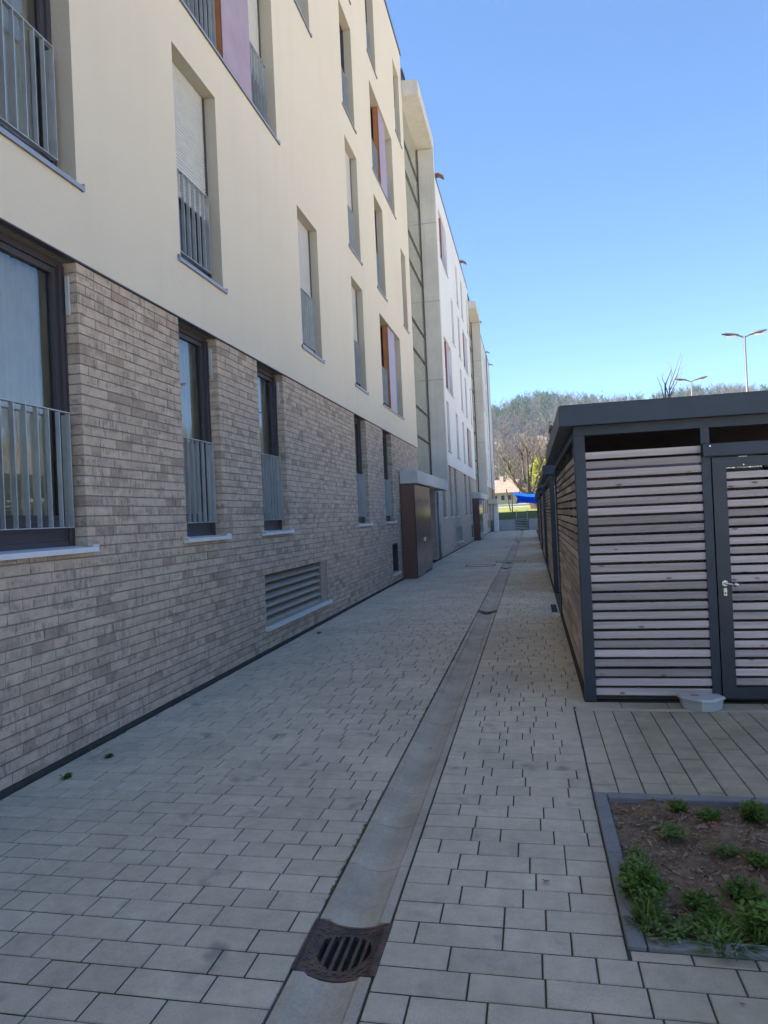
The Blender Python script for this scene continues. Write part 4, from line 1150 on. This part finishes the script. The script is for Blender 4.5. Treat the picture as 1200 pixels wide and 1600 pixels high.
# bare pollarded tree
tb = at(829.5, 800, 82.5); rr = random.Random(11)
tr = empty('bare_tree', (tb.x, 82.5, 1.7), 'bare brown branching tree standing behind the blue sail', 'tree')
m = MB(); m.tube([(tb.x+.62,82.5,1.6),(tb.x+.45,82.5,2.1),(tb.x+.05,82.5,3.0),(tb.x-.12,82.5,3.6)], [.50,.42,.36,.36], 10); m.build('trunk', MT['treebark'], tr)
m = MB()
for (px, py, r) in [(793, 725, .12), (800, 745, .10), (812, 705, .13), (822, 700, .14), (833, 712, .12), (846, 715, .13), (853, 735, .10), (807, 760, .08), (862, 725, .08)]:
    top = at(px, py, 82.5+rr.uniform(-1.6, 1.6)); b0 = Vector((tb.x-.08, 82.5, 3.3)); mid = b0.lerp(top, .5)+Vector((rr.gauss(0, .12)+(top.x-b0.x)*.12, rr.gauss(0, .2), .1))
    pts = [b0, b0.lerp(mid, .5)+Vector((0, 0, -.05)), mid, mid.lerp(top, .55)+Vector((rr.gauss(0, .12), 0, .1)), top]
    r *= 1.25; m.tube(pts, [r*1.25, r, r*.8, r*.62, r*.45], 7)
    for k in range(9):
        q = pts[rr.randint(2, 4)]; d = (top-b0).normalized()+Vector((rr.gauss(0, .55), rr.gauss(0, .5), rr.uniform(.1, .7)))
        branch(m, q, d.normalized(), rr.uniform(.7, 1.5), r*.42, 2, rr, .45, (1, 3))
m.build('crown', MT['treebark'], tr)

def blob_leaves(name, c, rad, n, ls, mat, parent=None):
    P_ = rng.normal(0, 1, (n, 3)); P_ /= np.linalg.norm(P_, axis=1)[:, None]; P_ *= (rng.uniform(0, 1, n)**.45)[:, None]
    lump = 1+.22*np.sin(P_[:, 0]*5+1)*np.sin(P_[:, 2]*6)+.15*np.sin(P_[:, 1]*9)
    P_ = P_*np.array(rad)*lump[:, None]+np.array(c)
    T = rng.normal(0, ls, (n, 3, 3))+P_[:, None, :]
    return np_mesh(name, T.reshape(-1, 3), np.arange(n*3).reshape(-1, 3), mat, parent)
fb = at(846, 790, 96); t = empty('flowering_shrub', (fb.x, 96, 2.2), 'bright yellow green flowering shrub behind the bare tree', 'shrub')
MB().tube([(fb.x,96,2.2),(fb.x,96,6)], [.12,.05], 6).build('trunk', MT['bark'], t)
c1 = at(845, 741, 96); blob_leaves('crown', tuple(c1), (1.5, 1.4, 2.4), 3600, .12, MT['forsythia'], t)

# house
hs = empty('house', (-2.6, 112, 2.4), 'cream house with red tiled gable roof beyond the lawn', 'house')
a = at(784, 800, 112); b = at(812, 800, 112)
hx0, hx1 = a.x-2.4, b.x-.3; hy0, hy1 = 112, 121; ez, rz = at(800, 768, 112).z, at(806, 749, 112).z; xm = (hx0+hx1)/2
m = MB(); m.quad((hx0,hy0,2.2),(hx1,hy0,2.2),(hx1,hy0,ez),(hx0,hy0,ez)); m.quad((hx0,hy1,2.2),(hx1,hy1,2.2),(hx1,hy1,ez),(hx0,hy1,ez))
m.quad((hx0,hy0,2.2),(hx0,hy1,2.2),(hx0,hy1,ez),(hx0,hy0,ez)); m.quad((hx1,hy0,2.2),(hx1,hy1,2.2),(hx1,hy1,ez),(hx1,hy0,ez))
ym = (hy0+hy1)/2
for x in (hx0, hx1): m.tri((x,hy0,ez),(x,hy1,ez),(x,ym,rz))
m.build('wall', MT['house'], hs)
m = MB(); o = .4
m.loft([[(x,hy0-.5,ez-.25),(x,ym,rz+.05),(x,hy1+.5,ez-.25),(x,hy1+.5,ez-.1),(x,ym,rz+.22),(x,hy0-.5,ez-.1)] for x in (hx0-o, hx1+o)])
rf = m.build('roof', MT['roof'], hs); MB().box(xm-.3, xm+.3, ym-.8, ym-.2, rz-.3, rz+.75).build('chimney', MT['brickfar'], rf)
for k in range(3):
    x = hx0+1.2+k*(hx1-hx0-2.6)/2
    wn = MB().box(x, x+.7, hy0-.06, hy0-.002, 3.5, 4.4).build('window', MT['white_'], hs); MB().box(x+.07, x+.63, hy0-.075, hy0-.061, 3.57, 4.33).build('pane', MT['pane'], wn)

# ------------------------------------------------------------------ wooded hill
def bare_proto(seed, H, ntw):
    g = np.random.default_rng(seed); V = []; T = []
    def spike(p, q, r):
        n = len(V); d = q-p; s = np.cross(d, g.normal(0, 1, 3)); s = s/np.linalg.norm(s)*r; s2 = np.cross(d, s); s2 = s2/np.linalg.norm(s2)*r
        V.extend([p+s, p-.5*s+.87*s2, p-.5*s-.87*s2, q]); T.extend([(n,n+1,n+3),(n+1,n+2,n+3),(n+2,n,n+3)])
    spike(np.zeros(3), np.array([g.normal(0, .4), g.normal(0, .4), H*.95]), .17)
    for k in range(16):
        z0 = H*g.uniform(.25, .8); a = g.uniform(0, 6.28); L = H*g.uniform(.18, .36)
        p = np.array([0, 0, z0]); q = p+np.array([math.cos(a)*L*.6, math.sin(a)*L*.6, L*.85]); spike(p, q, .07)
        for j in range(ntw):
            f = g.uniform(.3, 1); b = p+(q-p)*f; t = b+g.normal(0, .55, 3)+np.array([math.cos(a)*.35, math.sin(a)*.35, .75])*g.uniform(.6, 1.3)
            n = len(V); w = np.cross(t-b, g.normal(0, 1, 3)); w = w/np.linalg.norm(w)*.035
            V.extend([b-w, b+w, t]); T.append((n, n+1, n+2))
    return np.array(V), np.array(T)
def leaf_proto(seed, H, pine, n):
    g = np.random.default_rng(seed); V = []; T = []
    p = np.array([[-.12,0,0],[.12,0,0],[0,.12,0],[0,0,H*.9]]); V.extend(p); T.extend([(0,1,3),(1,2,3),(2,0,3)])
    nb = 14
    for k in range(nb):
        z = H*(.35+.62*k/nb) if pine else H*g.uniform(.35, .95)
        rad = (H*.24*(1.05-k/nb)+.4) if pine else H*.24*math.sin(math.pi*min(1, (z/H-.22)/.85))+.3
        a = g.uniform(0, 6.28); c = np.array([math.cos(a)*rad*.6, math.sin(a)*rad*.6, z])
        for j in range(n//nb):
            q = c+g.normal(0, 1, 3)*np.array([rad*.42, rad*.42, H*.045]); m_ = len(V)
            V.extend(q+g.normal(0, .22, (3, 3))); T.append((m_, m_+1, m_+2))
    return np.array(V), np.array(T)
def scatter(protos, spots, name, mat, label, cat):
    VV, TT, n = [], [], 0
    for (x, y, z, s) in spots:
        V, T = protos[rng.integers(len(protos))]; a = rng.uniform(0, 6.28); c, sn = math.cos(a), math.sin(a)
        W = np.empty_like(V); W[:, 0] = (V[:, 0]*c-V[:, 1]*sn)*s+x; W[:, 1] = (V[:, 0]*sn+V[:, 1]*c)*s+y; W[:, 2] = V[:, 2]*s+z
        VV.append(W); TT.append(T+n); n += len(V)
    tag(np_mesh(name, np.vstack(VV), np.vstack(TT), mat, None, 'stuff'), label, cat)
bare = [bare_proto(s, 11.5, 20) for s in range(5)]; bare_lo = [bare_proto(s+20, 11.5, 7) for s in range(3)]
pines = [leaf_proto(s, 12, True, 420) for s in range(4)]; round_ = [leaf_proto(s+9, 9, False, 420) for s in range(3)]
def spots(n, a0, a1, r0, r1, smin=.7, smax=1.2, mask=None):
    o = []
    for k in range(n):
        a = rng.uniform(a0, a1); r = math.sqrt(rng.uniform(r0**2, r1**2)); x, y = r*math.sin(R_(a)), r*math.cos(R_(a))
        if mask and not mask(a, r): continue
        o.append((x, y, terrain(a, r)-.2, rng.uniform(smin, smax)))
    return o
scatter(bare, spots(900, -7, 22, 140, 350, .55, 1.), 'bare_wood', MT['twig'], 'bare brown woodland covering the hillside', 'woodland')
scatter(bare, spots(600, -7, 22, 140, 350, .55, 1.), 'grey_wood', MT['twig2'], 'greyer bare trees mixed through the hillside woodland', 'woodland')
scatter(bare_lo, spots(1100, 22, 118, 140, 345, .8, 1.3), 'side_wood', MT['twig'], 'bare woodland continuing along the hill above the car park', 'woodland')
scatter(pines, spots(430, -7, 22, 258, 352, .5, .95)+spots(160, 22, 118, 280, 350), 'pine_wood', MT['pine'], 'dark green pines along the ridge of the hill', 'woodland')
scatter(pines, spots(16, -7, 22, 225, 290, .6, 1.), 'scattered_pines', MT['pine'], 'scattered dark conifers below the ridge', 'woodland')
scatter(round_, spots(26, -7, 22, 170, 345, .55, .95), 'budding_trees', MT['budgreen'], 'fresh green budding trees dotted on the hillside', 'woodland')
scatter(round_, spots(9, -4, 14, 140, 230, .45, .8), 'blossom_trees', MT['blossom'], 'pale blossoming trees on the lower slope', 'woodland')
under = [leaf_proto(s+60, 4.5, False, 200) for s in range(3)]
scatter(under, spots(900, -7, 22, 140, 352, .6, 1.3), 'undergrowth', MT['twig2'], 'brown undergrowth between the trees of the hillside', 'undergrowth')
hb = [leaf_proto(s+40, 3.2, False, 260) for s in range(3)]
hsp = [(rng.uniform(-14, 34), rng.uniform(100, 132), 2.3, rng.uniform(.7, 1.5)) for k in range(70)]
hsp = [h for h in hsp if not (hx0-2 < h[0] < hx1+2 and h[1] < 123)]
scatter(hb, hsp, 'shrubbery', MT['twig2'], 'brownish shrubbery at the foot of the hill behind the house', 'shrubs')

# ------------------------------------------------------------------ air
hz_ = MB(); hz_.box(-385, 385, -385, 385, -1.2, 73)
hz = hz_.build('haze', None); hz.data.materials.clear()
hmt = bpy.data.materials.new('haze_air'); hmt.use_nodes = True; hn = hmt.node_tree; hn.nodes.clear()
vo = hn.nodes.new('ShaderNodeVolumePrincipled'); vo.inputs['Color'].default_value = (.55, .76, 1, 1); vo.inputs['Density'].default_value = .0005
vo.inputs['Anisotropy'].default_value = .2
ho = hn.nodes.new('ShaderNodeOutputMaterial'); hn.links.new(vo.outputs[0], ho.inputs['Volume'])
hz.data.materials.append(hmt); tag(hz, 'thin bluish spring haze in the air before the hill', 'haze', kind='stuff')
